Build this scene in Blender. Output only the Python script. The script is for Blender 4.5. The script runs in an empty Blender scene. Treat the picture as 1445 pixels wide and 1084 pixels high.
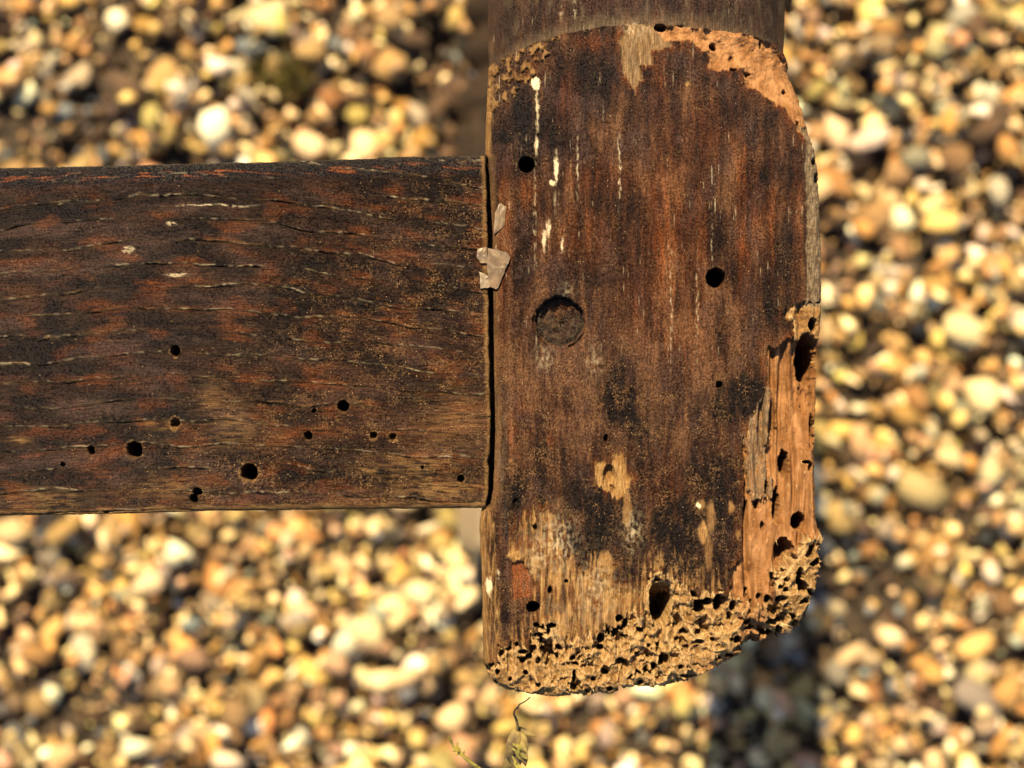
import bpy, bmesh, math, random
import numpy as np
from mathutils import Vector, Matrix, Euler

# ------------------------------------------------------------------ scene, camera, light
S = 0.000085            # metres per photograph pixel in the plane of the leg's front face
FACE_Z = 0.300          # height of the leg's front face above the soil
CAM_D = 0.200           # camera above the face
scn = bpy.context.scene
col = scn.collection

cam_d = bpy.data.cameras.new('camera')
cam = bpy.data.objects.new('camera', cam_d); col.objects.link(cam)
cam.location = (0, 0, FACE_Z + CAM_D)
cam.rotation_euler = (0, 0, 0)
cam_d.sensor_width = 36
cam_d.lens = 36 * CAM_D / (1445 * S)
cam_d.clip_start = 0.005; cam_d.clip_end = 50
cam_d.dof.use_dof = True
cam_d.dof.focus_distance = CAM_D + 0.0012
cam_d.dof.aperture_fstop = 21.5
scn.camera = cam

SUN_EL = math.radians(54)
AZ = Vector((-0.31, 1.0))              # the sun stands towards image top, a little left
AZ.normalize()
sun_from = Vector((AZ.x * math.cos(SUN_EL), AZ.y * math.cos(SUN_EL), math.sin(SUN_EL)))
w = bpy.data.worlds.new('World'); scn.world = w; w.use_nodes = True
wn = w.node_tree.nodes; wl = w.node_tree.links
sky = wn.new('ShaderNodeTexSky'); sky.sky_type = 'NISHITA'; sky.sun_disc = False
sky.sun_elevation = SUN_EL; sky.sun_rotation = math.atan2(AZ.x, AZ.y)
wl.new(sky.outputs[0], wn['Background'].inputs[0]); wn['Background'].inputs[1].default_value = 0.06
sd = bpy.data.lights.new('sun', 'SUN'); sd.energy = 5.0; sd.angle = math.radians(0.6); sd.color = (1, 0.78, 0.44)
so = bpy.data.objects.new('sun', sd); col.objects.link(so)
so.rotation_euler = (-sun_from).to_track_quat('-Z', 'Y').to_euler(); so.location = (0, 0.5, 1)

scn.view_settings.view_transform = 'Standard'; scn.view_settings.look = 'None'
scn.view_settings.exposure = 1.9; scn.view_settings.gamma = 1
scn.view_settings.use_curve_mapping = False

# ------------------------------------------------------------------ numpy noise
rs = np.random.RandomState(7)
PERM = rs.permutation(4096).astype(np.int64)
GR = rs.rand(4096) * 2 * np.pi
GX, GY = np.cos(GR), np.sin(GR)
def _h(ix, iy, seed): return PERM[(PERM[(ix + seed * 131) & 4095] + iy) & 4095]
def pn(x, y, seed=0):
    x = np.asarray(x, float); y = np.asarray(y, float)
    ix = np.floor(x).astype(np.int64); iy = np.floor(y).astype(np.int64)
    fx, fy = x - ix, y - iy
    u = fx * fx * fx * (fx * (fx * 6 - 15) + 10); v = fy * fy * fy * (fy * (fy * 6 - 15) + 10)
    def g(a, b):
        h = _h(ix + a, iy + b, seed); return GX[h] * (fx - a) + GY[h] * (fy - b)
    n0 = g(0, 0) * (1 - u) + g(1, 0) * u; n1 = g(0, 1) * (1 - u) + g(1, 1) * u
    return 1.5 * (n0 * (1 - v) + n1 * v)
def fbm(x, y, seed=0, o=4, k=0.5):
    s = 0; a = 1; t = 0
    for i in range(o):
        s = s + a * pn(x * 2 ** i, y * 2 ** i, seed + i * 17); t += a; a *= k
    return s / t
R1 = rs.rand(4096); R2 = rs.rand(4096); R3 = rs.rand(4096)
def worley(x, y, seed=0):
    ix = np.floor(x).astype(np.int64); iy = np.floor(y).astype(np.int64)
    f1 = np.full(x.shape, 9.); f2 = np.full(x.shape, 9.); cid = np.zeros(x.shape)
    for a in (-1, 0, 1):
        for b in (-1, 0, 1):
            h = _h(ix + a, iy + b, seed)
            d = np.hypot(ix + a + R1[h] - x, iy + b + R2[h] - y)
            c = d < f1
            f2 = np.where(c, f1, np.minimum(f2, d)); f1 = np.where(c, d, f1); cid = np.where(c, R3[h], cid)
    return f1, f2, cid
def ss(a, b, x):
    t = np.clip((x - a) / (b - a), 0, 1); return t * t * (3 - 2 * t)
def psdf(X, Y, pts):
    """signed distance to a polygon, negative inside"""
    d = np.full(X.shape, 1e18); s = np.ones(X.shape); n = len(pts)
    for i in range(n):
        ax, ay = pts[i]; bx, by = pts[i - 1]
        ex, ey = bx - ax, by - ay; wx, wy = X - ax, Y - ay
        t = np.clip((wx * ex + wy * ey) / (ex * ex + ey * ey + 1e-9), 0, 1)
        d = np.minimum(d, (wx - ex * t) ** 2 + (wy - ey * t) ** 2)
        c1 = Y >= ay; c2 = Y < by; c3 = ex * wy > ey * wx
        s = np.where((c1 & c2 & c3) | (~c1 & ~c2 & ~c3), -s, s)
    return s * np.sqrt(d)
def ell(X, Y, cx, cy, rx, ry=None):
    ry = ry or rx; return np.hypot((X - cx) / rx, (Y - cy) / ry)
def blob(X, Y, cx, cy, rx, ry):
    return np.exp(-((X - cx) / rx) ** 2 - ((Y - cy) / ry) ** 2)

# ------------------------------------------------------------------ mesh helpers
def link(name, me, mat=None, parent=None, smooth=True):
    o = bpy.data.objects.new(name, me); col.objects.link(o)
    if mat is not None: me.materials.append(mat)
    if smooth: me.polygons.foreach_set('use_smooth', np.ones(len(me.polygons), bool))
    if parent is not None:
        o.parent = parent
        o.matrix_parent_inverse = Matrix.Translation(-world_of(parent))
    return o
def world_of(o):
    v = Vector(o.location)
    return v
def np_mesh(name, co, quads, tris=None):
    me = bpy.data.meshes.new(name)
    nq = len(quads); nt = 0 if tris is None else len(tris)
    me.vertices.add(len(co)); me.vertices.foreach_set('co', np.asarray(co, np.float32).ravel())
    loops = np.asarray(quads, np.int32).ravel()
    if nt: loops = np.concatenate([loops, np.asarray(tris, np.int32).ravel()])
    me.loops.add(len(loops)); me.loops.foreach_set('vertex_index', loops)
    me.polygons.add(nq + nt)
    st = np.concatenate([np.arange(nq) * 4, nq * 4 + np.arange(nt) * 3]).astype(np.int32)
    me.polygons.foreach_set('loop_start', st)
    me.update(calc_edges=True); me.validate()
    return me
def set_attr(me, name, rgb):
    a = me.color_attributes.new(name, 'FLOAT_COLOR', 'POINT')
    v = np.ones((len(rgb), 4), np.float32); v[:, :3] = rgb
    a.data.foreach_set('color', v.ravel())
def px(X, Y, z=0.0):
    """photograph pixel -> world point at height z (pixels) above the face"""
    zz = FACE_Z + z * S
    k = (CAM_D - z * S) / CAM_D
    return Vector(((X - 722.5) * S * k, (542 - Y) * S * k, zz))
def tag(o, label, cat=None, group=None, kind=None):
    if label: o['label'] = label
    if cat: o['category'] = cat
    if group: o['group'] = group
    if kind: o['kind'] = kind
    return o

# ------------------------------------------------------------------ materials
def nodes(name):
    m = bpy.data.materials.new(name); m.use_nodes = True
    return m, m.node_tree.nodes, m.node_tree.links, m.node_tree.nodes['Principled BSDF']
class NT:
    def __init__(s, name):
        s.m, s.n, s.l, s.b = nodes(name)
        tc = s.n.new('ShaderNodeTexCoord'); s.co = tc.outputs['Object']
    def noise(s, scale, detail=4, rough=0.6, lo=0.0, hi=1.0, w=0):
        """scale: (x,y,z) features per millimetre; result remapped lo..hi -> 0..1"""
        mp = s.n.new('ShaderNodeMapping'); mp.inputs['Scale'].default_value = [v * 1000 for v in scale]
        mp.inputs['Location'].default_value = (w * 3.7, w * 1.3, w * 2.1)
        s.l.new(s.co, mp.inputs[0])
        t = s.n.new('ShaderNodeTexNoise'); t.inputs['Scale'].default_value = 1; t.inputs['Detail'].default_value = detail
        t.inputs['Roughness'].default_value = rough
        s.l.new(mp.outputs[0], t.inputs['Vector'])
        return s.remap(t.outputs['Fac'], lo, hi)
    def remap(s, v, lo, hi, a=0.0, b=1.0):
        r = s.n.new('ShaderNodeMapRange'); r.interpolation_type = 'SMOOTHSTEP'
        s.l.new(v, r.inputs[0])
        for i, q in zip((1, 2, 3, 4), (lo, hi, a, b)): r.inputs[i].default_value = q
        return r.outputs[0]
    def math(s, op, a, b):
        r = s.n.new('ShaderNodeMath'); r.operation = op; r.use_clamp = False
        for i, q in enumerate((a, b)):
            if hasattr(q, 'links'): s.l.new(q, r.inputs[i])
            else: r.inputs[i].default_value = q
        return r.outputs[0]
    def mix(s, f, a, b, mode='MIX'):
        r = s.n.new('ShaderNodeMix'); r.data_type = 'RGBA'; r.blend_type = mode; r.clamp_factor = True
        for i, q in ((0, f), (6, a), (7, b)):
            if hasattr(q, 'links'): s.l.new(q, r.inputs[i])
            elif i == 0: r.inputs[i].default_value = q
            else: r.inputs[i].default_value = (*q, 1)
        return r.outputs[2]
    def attr(s, name):
        a = s.n.new('ShaderNodeAttribute'); a.attribute_name = name
        sp = s.n.new('ShaderNodeSeparateColor'); s.l.new(a.outputs['Color'], sp.inputs[0])
        return sp.outputs[0], sp.outputs[1], sp.outputs[2]
    def bump(s, h, dist, strength=1.0, prev=None):
        b = s.n.new('ShaderNodeBump'); b.inputs['Distance'].default_value = dist; b.inputs['Strength'].default_value = strength
        s.l.new(h, b.inputs['Height'])
        if prev is not None: s.l.new(prev, b.inputs['Normal'])
        return b.outputs[0]
    def out(s, base=None, rough=None, normal=None, spec=None):
        for k, v in (('Base Color', base), ('Roughness', rough), ('Normal', normal), ('Specular IOR Level', spec)):
            if v is None: continue
            if hasattr(v, 'links'): s.l.new(v, s.b.inputs[k])
            elif k == 'Base Color': s.b.inputs[k].default_value = (*v, 1)
            else: s.b.inputs[k].default_value = v
        return s.m

def wood_material(name, along, streak=0.30):
    t = NT(name)
    def st(a, c):   # a across the grain, c along it
        return (c, a, a) if along == 'x' else (a, c, a)
    bare, powd, grey = t.attr('wear'); dark, red, pale = t.attr('stain_shade'); speck, gloss, rim = t.attr('dust_glint')
    tone, haze, fringe = t.attr('tone')
    mid = t.noise(st(1.1, 0.16), 5, 0.62, 0.30, 0.70, 2)
    fine = t.noise(st(6.0, 0.6), 4, 0.65, 0.40, 0.64, 3)
    grit2 = t.noise((4.2, 4.2, 4.2), 3, 0.7, 0.36, 0.64, 6)
    tn = t.math('ADD', tone, t.math('MULTIPLY', t.math('SUBTRACT', mid, 0.5), streak))
    rp = t.n.new('ShaderNodeValToRGB'); t.l.new(tn, rp.inputs[0]); e = rp.color_ramp.elements
    e[0].position = 0.05; e[0].color = (0.0048, 0.0031, 0.0028, 1); e[1].position = 0.98; e[1].color = (0.088, 0.044, 0.023, 1)
    for p_, c_ in ((0.35, (0.0125, 0.0062, 0.0044)), (0.62, (0.031, 0.0142, 0.0082)), (0.8, (0.054, 0.0245, 0.0125))):
        q_ = e.new(p_); q_.color = (*c_, 1)
    c = rp.outputs[0]
    c = t.mix(haze, c, (0.040, 0.0235, 0.0205))
    c = t.mix(t.math('MULTIPLY', red, t.remap(mid, 0.0, 1.0, 0.45, 1.0)), c, (0.165, 0.046, 0.010))
    c = t.mix(t.math('MULTIPLY', fringe, 0.85), c, (0.085, 0.026, 0.007))
    c = t.mix(t.math('MULTIPLY', fine, 0.42), c, (0.006, 0.0036, 0.003))
    c = t.mix(t.math('MULTIPLY', dark, 0.95), c, (0.0042, 0.0032, 0.0033))
    c = t.mix(0.9, c, t.mix(grit2, (0.46, 0.44, 0.42), (1.42, 1.38, 1.30)), 'MULTIPLY')
    # pale dusty specks, with the varnish's glints painted into the colour
    veil = t.noise((0.5, 0.5, 0.5), 6, 0.75, 0.46, 0.62, 12)
    c = t.mix(t.math('MULTIPLY', t.math('MULTIPLY', veil, speck), t.remap(grit2, 0.2, 1.0, 0.0, 0.75)), c, (0.115, 0.062, 0.025))
    def glint_specks(per_mm, lo, keep):
        mp = t.n.new('ShaderNodeMapping'); mp.inputs['Scale'].default_value = [q * per_mm * 1000 for q in st(1.0, 0.75)]
        t.l.new(t.co, mp.inputs[0])
        vo = t.n.new('ShaderNodeTexVoronoi'); vo.inputs['Scale'].default_value = 1.0; t.l.new(mp.outputs[0], vo.inputs['Vector'])
        dot = t.remap(vo.outputs['Distance'], lo + 0.10, lo - 0.05)
        sp = t.n.new('ShaderNodeSeparateColor'); t.l.new(vo.outputs['Color'], sp.inputs[0])
        on = t.n.new('ShaderNodeMath'); on.operation = 'LESS_THAN'; t.l.new(sp.outputs[0], on.inputs[0])
        t.l.new(t.math('MULTIPLY', speck, t.math('MULTIPLY', t.remap(veil, 0, 1, 0.25, 1.6), keep)), on.inputs[1])
        return t.math('MULTIPLY', t.math('MULTIPLY', dot, on.outputs[0]), t.remap(sp.outputs[1], 0.1, 1, 0.08, 0.95))
    gr1 = glint_specks(5.2, 0.25, 0.46); gr2 = glint_specks(2.9, 0.17, 0.16)
    gr = t.math('MAXIMUM', gr1, gr2)
    c = t.mix(gr, c, (0.27, 0.175, 0.092))
    # bare, worm-eaten timber
    fib = t.noise(st(6.0, 0.55), 5, 0.7, 0.34, 0.68, 7)
    wb = t.mix(fib, (0.130, 0.070, 0.026), (0.32, 0.200, 0.086))
    wb = t.mix(t.math('MULTIPLY', t.noise((1.1, 1.1, 1.1), 5, 0.65, 0.42, 0.66, 8), 0.55), wb, (0.225, 0.118, 0.043))
    wb = t.mix(t.math('MULTIPLY', t.noise((0.5, 0.5, 0.5), 4, 0.6, 0.46, 0.62, 13), 0.6), wb, (0.115, 0.055, 0.020))
    wb = t.mix(t.math('MULTIPLY', rim, 0.8), wb, (0.50, 0.345, 0.175))
    c = t.mix(bare, c, wb)
    pw = t.mix(t.noise(st(0.9, 0.35), 5, 0.6, 0.3, 0.7, 9), (0.165, 0.074, 0.028), (0.300, 0.158, 0.074))
    pw = t.mix(t.math('MULTIPLY', red, 0.8), pw, (0.105, 0.040, 0.011))
    c = t.mix(powd, c, pw)
    gy = t.mix(fib, (0.060, 0.043, 0.026), (0.190, 0.145, 0.098))
    c = t.mix(grey, c, gy)
    c = t.mix(pale, c, (0.60, 0.50, 0.34))
    raw = t.math('MINIMUM', t.math('ADD', t.math('ADD', bare, powd), t.math('ADD', grey, pale)), 1.0)
    r0 = t.remap(grit2, 0, 1, 0.30, 0.55)
    rr = t.n.new('ShaderNodeMix'); rr.data_type = 'FLOAT'; t.l.new(raw, rr.inputs[0]); t.l.new(r0, rr.inputs[2]); rr.inputs[3].default_value = 0.95
    rough = t.math('SUBTRACT', rr.outputs[0], t.math('MULTIPLY', gloss, 0.22))
    h = t.math('ADD', t.math('MULTIPLY', fine, -0.5), t.math('MULTIPLY', t.noise((6.5, 6.5, 6.5), 3, 0.7, 0.2, 0.8, 11), 1.0))
    h = t.math('ADD', h, t.math('MULTIPLY', fib, t.math('MULTIPLY', bare, 0.35)))
    h = t.math('ADD', h, t.math('MULTIPLY', gr, 0.9))
    return t.out(c, rough, t.bump(h, 0.00012, 1.0), t.math('MULTIPLY', t.math('ADD', 0.02, t.math('ADD', t.math('MULTIPLY', grit2, 0.10), t.math('MULTIPLY', gloss, 0.22))), t.math('SUBTRACT', 1.0, t.math('MULTIPLY', raw, 0.8))))

def pebble_material(name, src):
    t = NT(name)
    if src == 'object':
        oi = t.n.new('ShaderNodeObjectInfo'); base = oi.outputs['Color']
    else:
        a = t.n.new('ShaderNodeAttribute'); a.attribute_name = 'pebble_colour'; base = a.outputs['Color']
    n1 = t.noise((0.22, 0.22, 0.22), 5, 0.65, 0.35, 0.7, 1)
    n2 = t.noise((1.1, 1.1, 1.1), 4, 0.7, 0.35, 0.7, 2)
    c = t.mix(t.math('MULTIPLY', n1, 0.45), base, t.mix(1.0, base, (0.78, 0.55, 0.33), 'MULTIPLY'))
    c = t.mix(t.math('MULTIPLY', n2, 0.30), c, t.mix(1.0, c, (0.60, 0.52, 0.45), 'MULTIPLY'))
    return t.out(c, 0.62, t.bump(n2, 0.0003, 0.6), 0.4)

# ------------------------------------------------------------------ the setting: soil
t = NT('soil')
soil_c = t.mix(t.noise((0.12, 0.12, 0.12), 6, 0.7, 0.3, 0.7, 3), (0.012, 0.008, 0.005), (0.045, 0.028, 0.015))
M_soil = t.out(soil_c, 0.95, t.bump(t.noise((0.6, 0.6, 0.6), 5, 0.7, 0.2, 0.8, 5), 0.001))
n = 60; gx = np.linspace(-3, 3, n); X, Y = np.meshgrid(gx, gx)
Zs = 0.002 * fbm(X * 8, Y * 8, 5)
ii = np.arange(n * n).reshape(n, n)
q = np.stack([ii[:-1, :-1], ii[:-1, 1:], ii[1:, 1:], ii[1:, :-1]], -1).reshape(-1, 4)
soil = link('ground', np_mesh('ground', np.stack([X, Y, Zs - 0.002], -1).reshape(-1, 3), q), M_soil)
tag(soil, 'dark brown soil under the gravel', kind='structure')

# ------------------------------------------------------------------ gravel
def stone(npts, seed):
    """broken flint chip: convex hull of points thrown on a lumpy ellipsoid"""
    r = np.random.RandomState(seed); p = r.normal(size=(npts, 3)); p /= np.linalg.norm(p, axis=1)[:, None]
    p = np.sign(p) * np.abs(p) ** r.uniform(0.75, 1.0) * r.uniform(0.82, 1.08, (npts, 1))
    p *= np.array([r.uniform(1.0, 1.75), r.uniform(0.75, 1.05), r.uniform(0.45, 0.8)])
    bm = bmesh.new()
    for q_ in p: bm.verts.new(q_)
    bmesh.ops.convex_hull(bm, input=list(bm.verts))
    bmesh.ops.delete(bm, geom=[v_ for v_ in bm.verts if not v_.link_faces], context='VERTS')
    bm.verts.index_update(); bmesh.ops.recalc_face_normals(bm, faces=bm.faces)
    v = np.array([x.co[:] for x in bm.verts]); f = np.array([[y.index for y in x.verts] for x in bm.faces]); bm.free()
    return v / np.abs(v[:, :2]).max(), f
NVAR = 32
CH = [stone(10 + k % 8, 100 + k) for k in range(NVAR)]; SV1 = [c_[0] for c_ in CH]; SF1 = [c_[1] for c_ in CH]
CH = [stone(13 + k % 14, 300 + k) for k in range(NVAR)]; SV2 = [c_[0] for c_ in CH]; SF2 = [c_[1] for c_ in CH]
EXT = [np.abs(v_).max(0) for v_ in SV1]
KINDS = [  # name of the look, albedo, weight
    ('cream', (0.72, 0.58, 0.32), 22), ('ochre yellow', (0.56, 0.395, 0.14), 17), ('orange brown', (0.45, 0.245, 0.072), 12),
    ('pinkish tan', (0.46, 0.30, 0.165), 9), ('tan brown', (0.31, 0.195, 0.080), 22), ('off-white', (0.78, 0.72, 0.55), 8),
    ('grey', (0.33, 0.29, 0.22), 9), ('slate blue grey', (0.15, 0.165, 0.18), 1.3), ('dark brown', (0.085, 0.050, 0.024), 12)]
kw = np.array([k[2] for k in KINDS], float); kw /= kw.sum()
rg = np.random.RandomState(11)
WX, WY, CELL = 0.50, 0.42, 0.0010
NXh, NYh = int(WX / CELL), int(WY / CELL)
hm = np.zeros((NYh, NXh)); idm = -np.ones((NYh, NXh), int)
G_S = S * (FACE_Z + CAM_D - 0.018) / CAM_D        # metres per photo pixel at gravel level
def gpos(X, Y): return ((X - 722.5) * G_S, (542 - Y) * G_S)
SHADE_HOLLOW = [(*gpos(80, 165), 0.028, 0.013), (*gpos(160, 110), 0.013, 0.020), (*gpos(625, 110), 0.015, 0.030), (*gpos(1235, 850), 0.022, 0.020),
          (*gpos(1150, 950), 0.014, 0.012), (*gpos(20, 1000), 0.02, 0.012)]  # spots where gravel thins and darkens in place of cast shadow
def shade_hollow(x, y):
    return max(math.exp(-((x - a) / rx) ** 2 - ((y - b) / ry) ** 2) for a, b, rx, ry in SHADE_HOLLOW)
stones = []
FIXED = [  # photo px, half-size px, kind, angle : stones that stand out in the photograph
    (470, 52, 24, 7, 20), (205, 826, 38, 0, -15), (255, 893, 26, 7, 0), (470, 940, 30, 3, 40), (420, 876, 24, 5, 0),
    (590, 845, 36, 0, 10), (535, 968, 38, 0, 0), (392, 30, 28, 1, 80), (1290, 590, 36, 2, 40), (1356, 652, 42, 0, 10),
    (1243, 782, 24, 2, 0), (1320, 700, 62, 3, 30), (1385, 990, 50, 6, 35), (1190, 180, 42, 0, 70), (1338, 310, 40, 1, 0),
    (1368, 465, 42, 0, 30), (1305, 215, 36, 6, 0), (185, 1060, 32, 5, -10), (320, 1075, 34, 5, 10), (90, 748, 46, 1, -20),
    (147, 762, 22, 0, 80), (530, 915, 40, 3, 10), (1395, 155, 26, 5, 0), (1250, 60, 30, 3, 0), (585, 150, 30, 6, 60),
    (430, 200, 36, 0, 20), (510, 200, 34, 0, 60), (190, 22, 26, 2, 20), (345, 130, 26, 6, 40), (300, 85, 28, 5, 20),
    (915, 985, 34, 5, 0), (1180, 465, 30, 0, 90), (265, 935, 34, 3, 20), (60, 790, 26, 6, 20), (130, 955, 30, 4, 0), (330, 1010, 30, 4, 20),
    (1110, 1000, 34, 3, 70), (1190, 960, 30, 6, 50), (1400, 560, 36, 0, 0), (1240, 940, 30, 0, 40), (1250, 300, 36, 1, 30)]
def add_stone(x, y, r, kind, ang, tilt, var):
    i0, i1 = int((x - r + WX / 2) / CELL), int((x + r + WX / 2) / CELL) + 1
    j0, j1 = int((y - r + WY / 2) / CELL), int((y + r + WY / 2) / CELL) + 1
    if i0 < 0 or j0 < 0 or i1 > NXh or j1 > NYh: return
    gx = (np.arange(i0, i1) + 0.5) * CELL - WX / 2 - x; gy = (np.arange(j0, j1) + 0.5) * CELL - WY / 2 - y
    A, B = np.meshgrid(gx, gy); ca, sa = math.cos(ang), math.sin(ang)
    u = (A * ca + B * sa) / r; v = (-A * sa + B * ca) / r
    ext = EXT[var]
    d2 = (u / ext[0]) ** 2 + (v / ext[1]) ** 2
    m = d2 < 0.9
    if not m.any(): return
    sub = hm[j0:j1, i0:i1]; hz = r * ext[2]
    prof = hz * np.sqrt(np.clip(1 - d2, 0, 1))
    need = (sub + prof)[m]
    zc = max(np.partition(need, int(0.72 * (len(need) - 1)))[int(0.72 * (len(need) - 1))] - 0.10 * hz, 0.35 * hz)
    top = np.where(m, zc + prof * 0.95, -1)
    c = top > sub
    sub[c] = top[c]; idm[j0:j1, i0:i1][c] = len(stones)
    stones.append((x, y, zc, r, kind, ang, tilt, var))
def rnd_stone(x, y, scale=1.0):
    hl = shade_hollow(x, y)
    r = min(max(rg.lognormal(math.log(0.0020), 0.52), 0.0009), 0.0064) * scale
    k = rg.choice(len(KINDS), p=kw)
    if hl > 0.3 and rg.rand() < 0.85 * hl: k = rg.choice([8, 8, 8, 4, 7])  # darker stone kinds paint the shade into the gravel's colour
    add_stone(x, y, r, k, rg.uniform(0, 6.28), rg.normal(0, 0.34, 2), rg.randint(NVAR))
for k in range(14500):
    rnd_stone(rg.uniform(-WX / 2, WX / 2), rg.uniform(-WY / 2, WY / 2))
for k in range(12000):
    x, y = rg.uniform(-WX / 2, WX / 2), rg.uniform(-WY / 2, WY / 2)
    if rg.rand() < shade_hollow(x, y) * 0.95: continue
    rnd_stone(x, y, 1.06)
for (X_, Y_, hp, k, a) in FIXED:
    x, y = gpos(X_, Y_); add_stone(x, y, 0.76 * hp * G_S, k, math.radians(-a), (0, 0), (X_ * 7 + Y_) % NVAR)
# which stones show largest in the photograph (not under the leg or the stretcher)
jj, ii_ = np.mgrid[0:NYh, 0:NXh]
PXX = ((ii_ + .5) * CELL - WX / 2) / G_S + 722.5; PXY = 542 - ((jj + .5) * CELL - WY / 2) / G_S
seen = (PXX > 0) & (PXX < 1445) & (PXY > 0) & (PXY < 1084)
seen &= ~((PXX > 685) & (PXX < 1160) & (PXY < 985)) & ~((PXX < 700) & (PXY > 220) & (PXY < 728))
cnt = np.bincount(idm[seen & (idm >= 0)], minlength=len(stones))
top300 = set(np.argsort(-cnt)[:300].tolist())
alive = np.bincount(idm[idm >= 0], minlength=len(stones)) > 0

M_peb = pebble_material('pebble_stone', 'object'); M_grv = pebble_material('gravel_stone', 'attr')
SM = []
for k in range(NVAR):
    me = np_mesh('pebble', SV2[k], np.zeros((0, 4), int), SF2[k]); me.materials.append(M_peb)
    SM.append(me)
TV = np.concatenate([rg.uniform(0.38, 1.14, (len(stones), 1)), rg.normal(0, 1, (len(stones), 3))], 1)
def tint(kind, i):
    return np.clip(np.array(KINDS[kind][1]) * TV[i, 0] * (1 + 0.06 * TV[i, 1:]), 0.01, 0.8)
gco, gtr, gcl, nv = [], [], [], 0
for i, (x, y, z, r, k, ang, tilt, var) in enumerate(stones):
    if not alive[i]: continue
    R = Euler((tilt[0], tilt[1], ang)).to_matrix(); c = tint(k, i)
    if i in top300:
        o = bpy.data.objects.new('pebble', SM[var]); col.objects.link(o)
        o.location = (x, y, z); o.rotation_euler = Euler((tilt[0], tilt[1], ang)); o.scale = (r, r, r)
        o.color = (*c, 1)
        size = 'large' if r > 0.0042 else ('medium' if r > 0.0033 else 'small')
        ext = np.abs(SV1[var]).max(0); shp = 'elongated' if ext[1] < 0.66 else ('chunky' if ext[2] > 0.52 else 'flattish')
        X_, Y_ = x / G_S + 722.5, 542 - y / G_S
        where = ('beyond the eaten edge of the leg' if X_ > 1100 else 'past the crumbling foot of the leg' if X_ > 690 else
                 'on the shaft side of the stretcher' if Y_ < 400 else 'on the foot side of the stretcher')
        tag(o, f'{size} {shp} {KINDS[k][0]} pebble in the gravel {where}', 'pebble', 'loose pebbles of the gravel bed')
    else:
        sf = SF1[var]
        v = (SV1[var] * r) @ np.array(R).T + np.array((x, y, z))
        gco.append(v); gtr.append(sf + nv); nv += len(v); gcl.append(np.repeat(c[None], len(v), 0))
me = np_mesh('gravel', np.concatenate(gco), np.zeros((0, 4), int), np.concatenate(gtr))
set_attr(me, 'pebble_colour', np.concatenate(gcl))
gravel = link('gravel', me, M_grv, smooth=False)
tag(gravel, 'bed of mixed yellow and brown gravel', 'gravel', kind='stuff')

# ------------------------------------------------------------------ the chair
foot = px(915, 985, -235); foot.z = 0.0
chair = bpy.data.objects.new('wooden_chair', None); col.objects.link(chair)
chair.location = foot; chair.empty_display_size = 0.02
tag(chair, 'old dark wooden chair, its leg foot and stretcher riddled with woodworm', 'chair')
M_leg = wood_material('leg_wood', 'y'); M_str = wood_material('stretcher_wood', 'x', 0.16)

def grid_solid(name, PX, PY, H, back, mat, parent, round_rows=None, xc=0):
    """front sheet (photo px coordinates, height in px) closed with side rings and a back"""
    nvv, nuu = PX.shape
    idx = np.arange(nvv * nuu).reshape(nvv, nuu)
    quads = np.stack([idx[:-1, :-1], idx[1:, :-1], idx[1:, 1:], idx[:-1, 1:]], -1).reshape(-1, 4)
    loop = np.concatenate([idx[0, :-1], idx[:-1, -1], idx[-1, :0:-1], idx[:0:-1, 0]])
    x = PX.ravel(); y = PY.ravel(); z = H.ravel()
    bx, by, bz = x[loop], y[loop], z[loop]
    cx, cy = bx.mean(), by.mean()
    co = [np.stack([x, y, z], -1)]; rings = [loop]; base = len(x)
    rw = np.zeros(len(loop)) if round_rows is None else round_rows[loop]
    for tt in (0.03, 0.09, 0.2, 0.4, 0.65, 0.88, 0.97, 1.0):
        sh = 0.0 if tt < 0.88 else (0.02 if tt < 0.95 else (0.06 if tt < 0.99 else 0.12))
        rx = bx + 2.0 * pn(by / 30, tt * 7 + bx / 40, 91) * (1 if tt > .05 else 0)
        rx = cx + (rx - cx) * (1 - sh); ry = cy + (by - cy) * (1 - sh * 0.3)
        fr = np.sqrt(max(0.0004, 1 - tt * tt))
        rx = rx * (1 - rw) + (xc + (bx - xc) * fr) * rw
        co.append(np.stack([rx, ry, bz + (-back - bz) * tt], -1))
        rings.append(base + np.arange(len(loop))); base += len(loop)
    for a, b in zip(rings[:-1], rings[1:]):
        quads = np.concatenate([quads, np.stack([a, np.roll(a, -1), np.roll(b, -1), b], -1)])
    co.append(np.array([[cx, cy, -back]])); last = rings[-1]
    tris = np.stack([last, np.roll(last, -1), np.full(len(last), base)], -1)
    co = np.concatenate(co)
    wco = np.stack([(co[:, 0] - 722.5) * S, (542 - co[:, 1]) * S, FACE_Z + co[:, 2] * S], -1)
    me = np_mesh(name, wco - np.array(foot), quads, tris)
    o = bpy.data.objects.new(name, me); col.objects.link(o); me.materials.append(mat)
    me.polygons.foreach_set('use_smooth', np.ones(len(me.polygons), bool))
    o.parent = parent
    return o, loop, len(x)
def ring_attr(front, loop, nfront, total):
    out = np.zeros((total, front.shape[1])); out[:nfront] = front
    k = nfront; L = len(loop)
    while k + L <= total: out[k:k + L] = front[loop]; k += L
    return out

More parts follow.
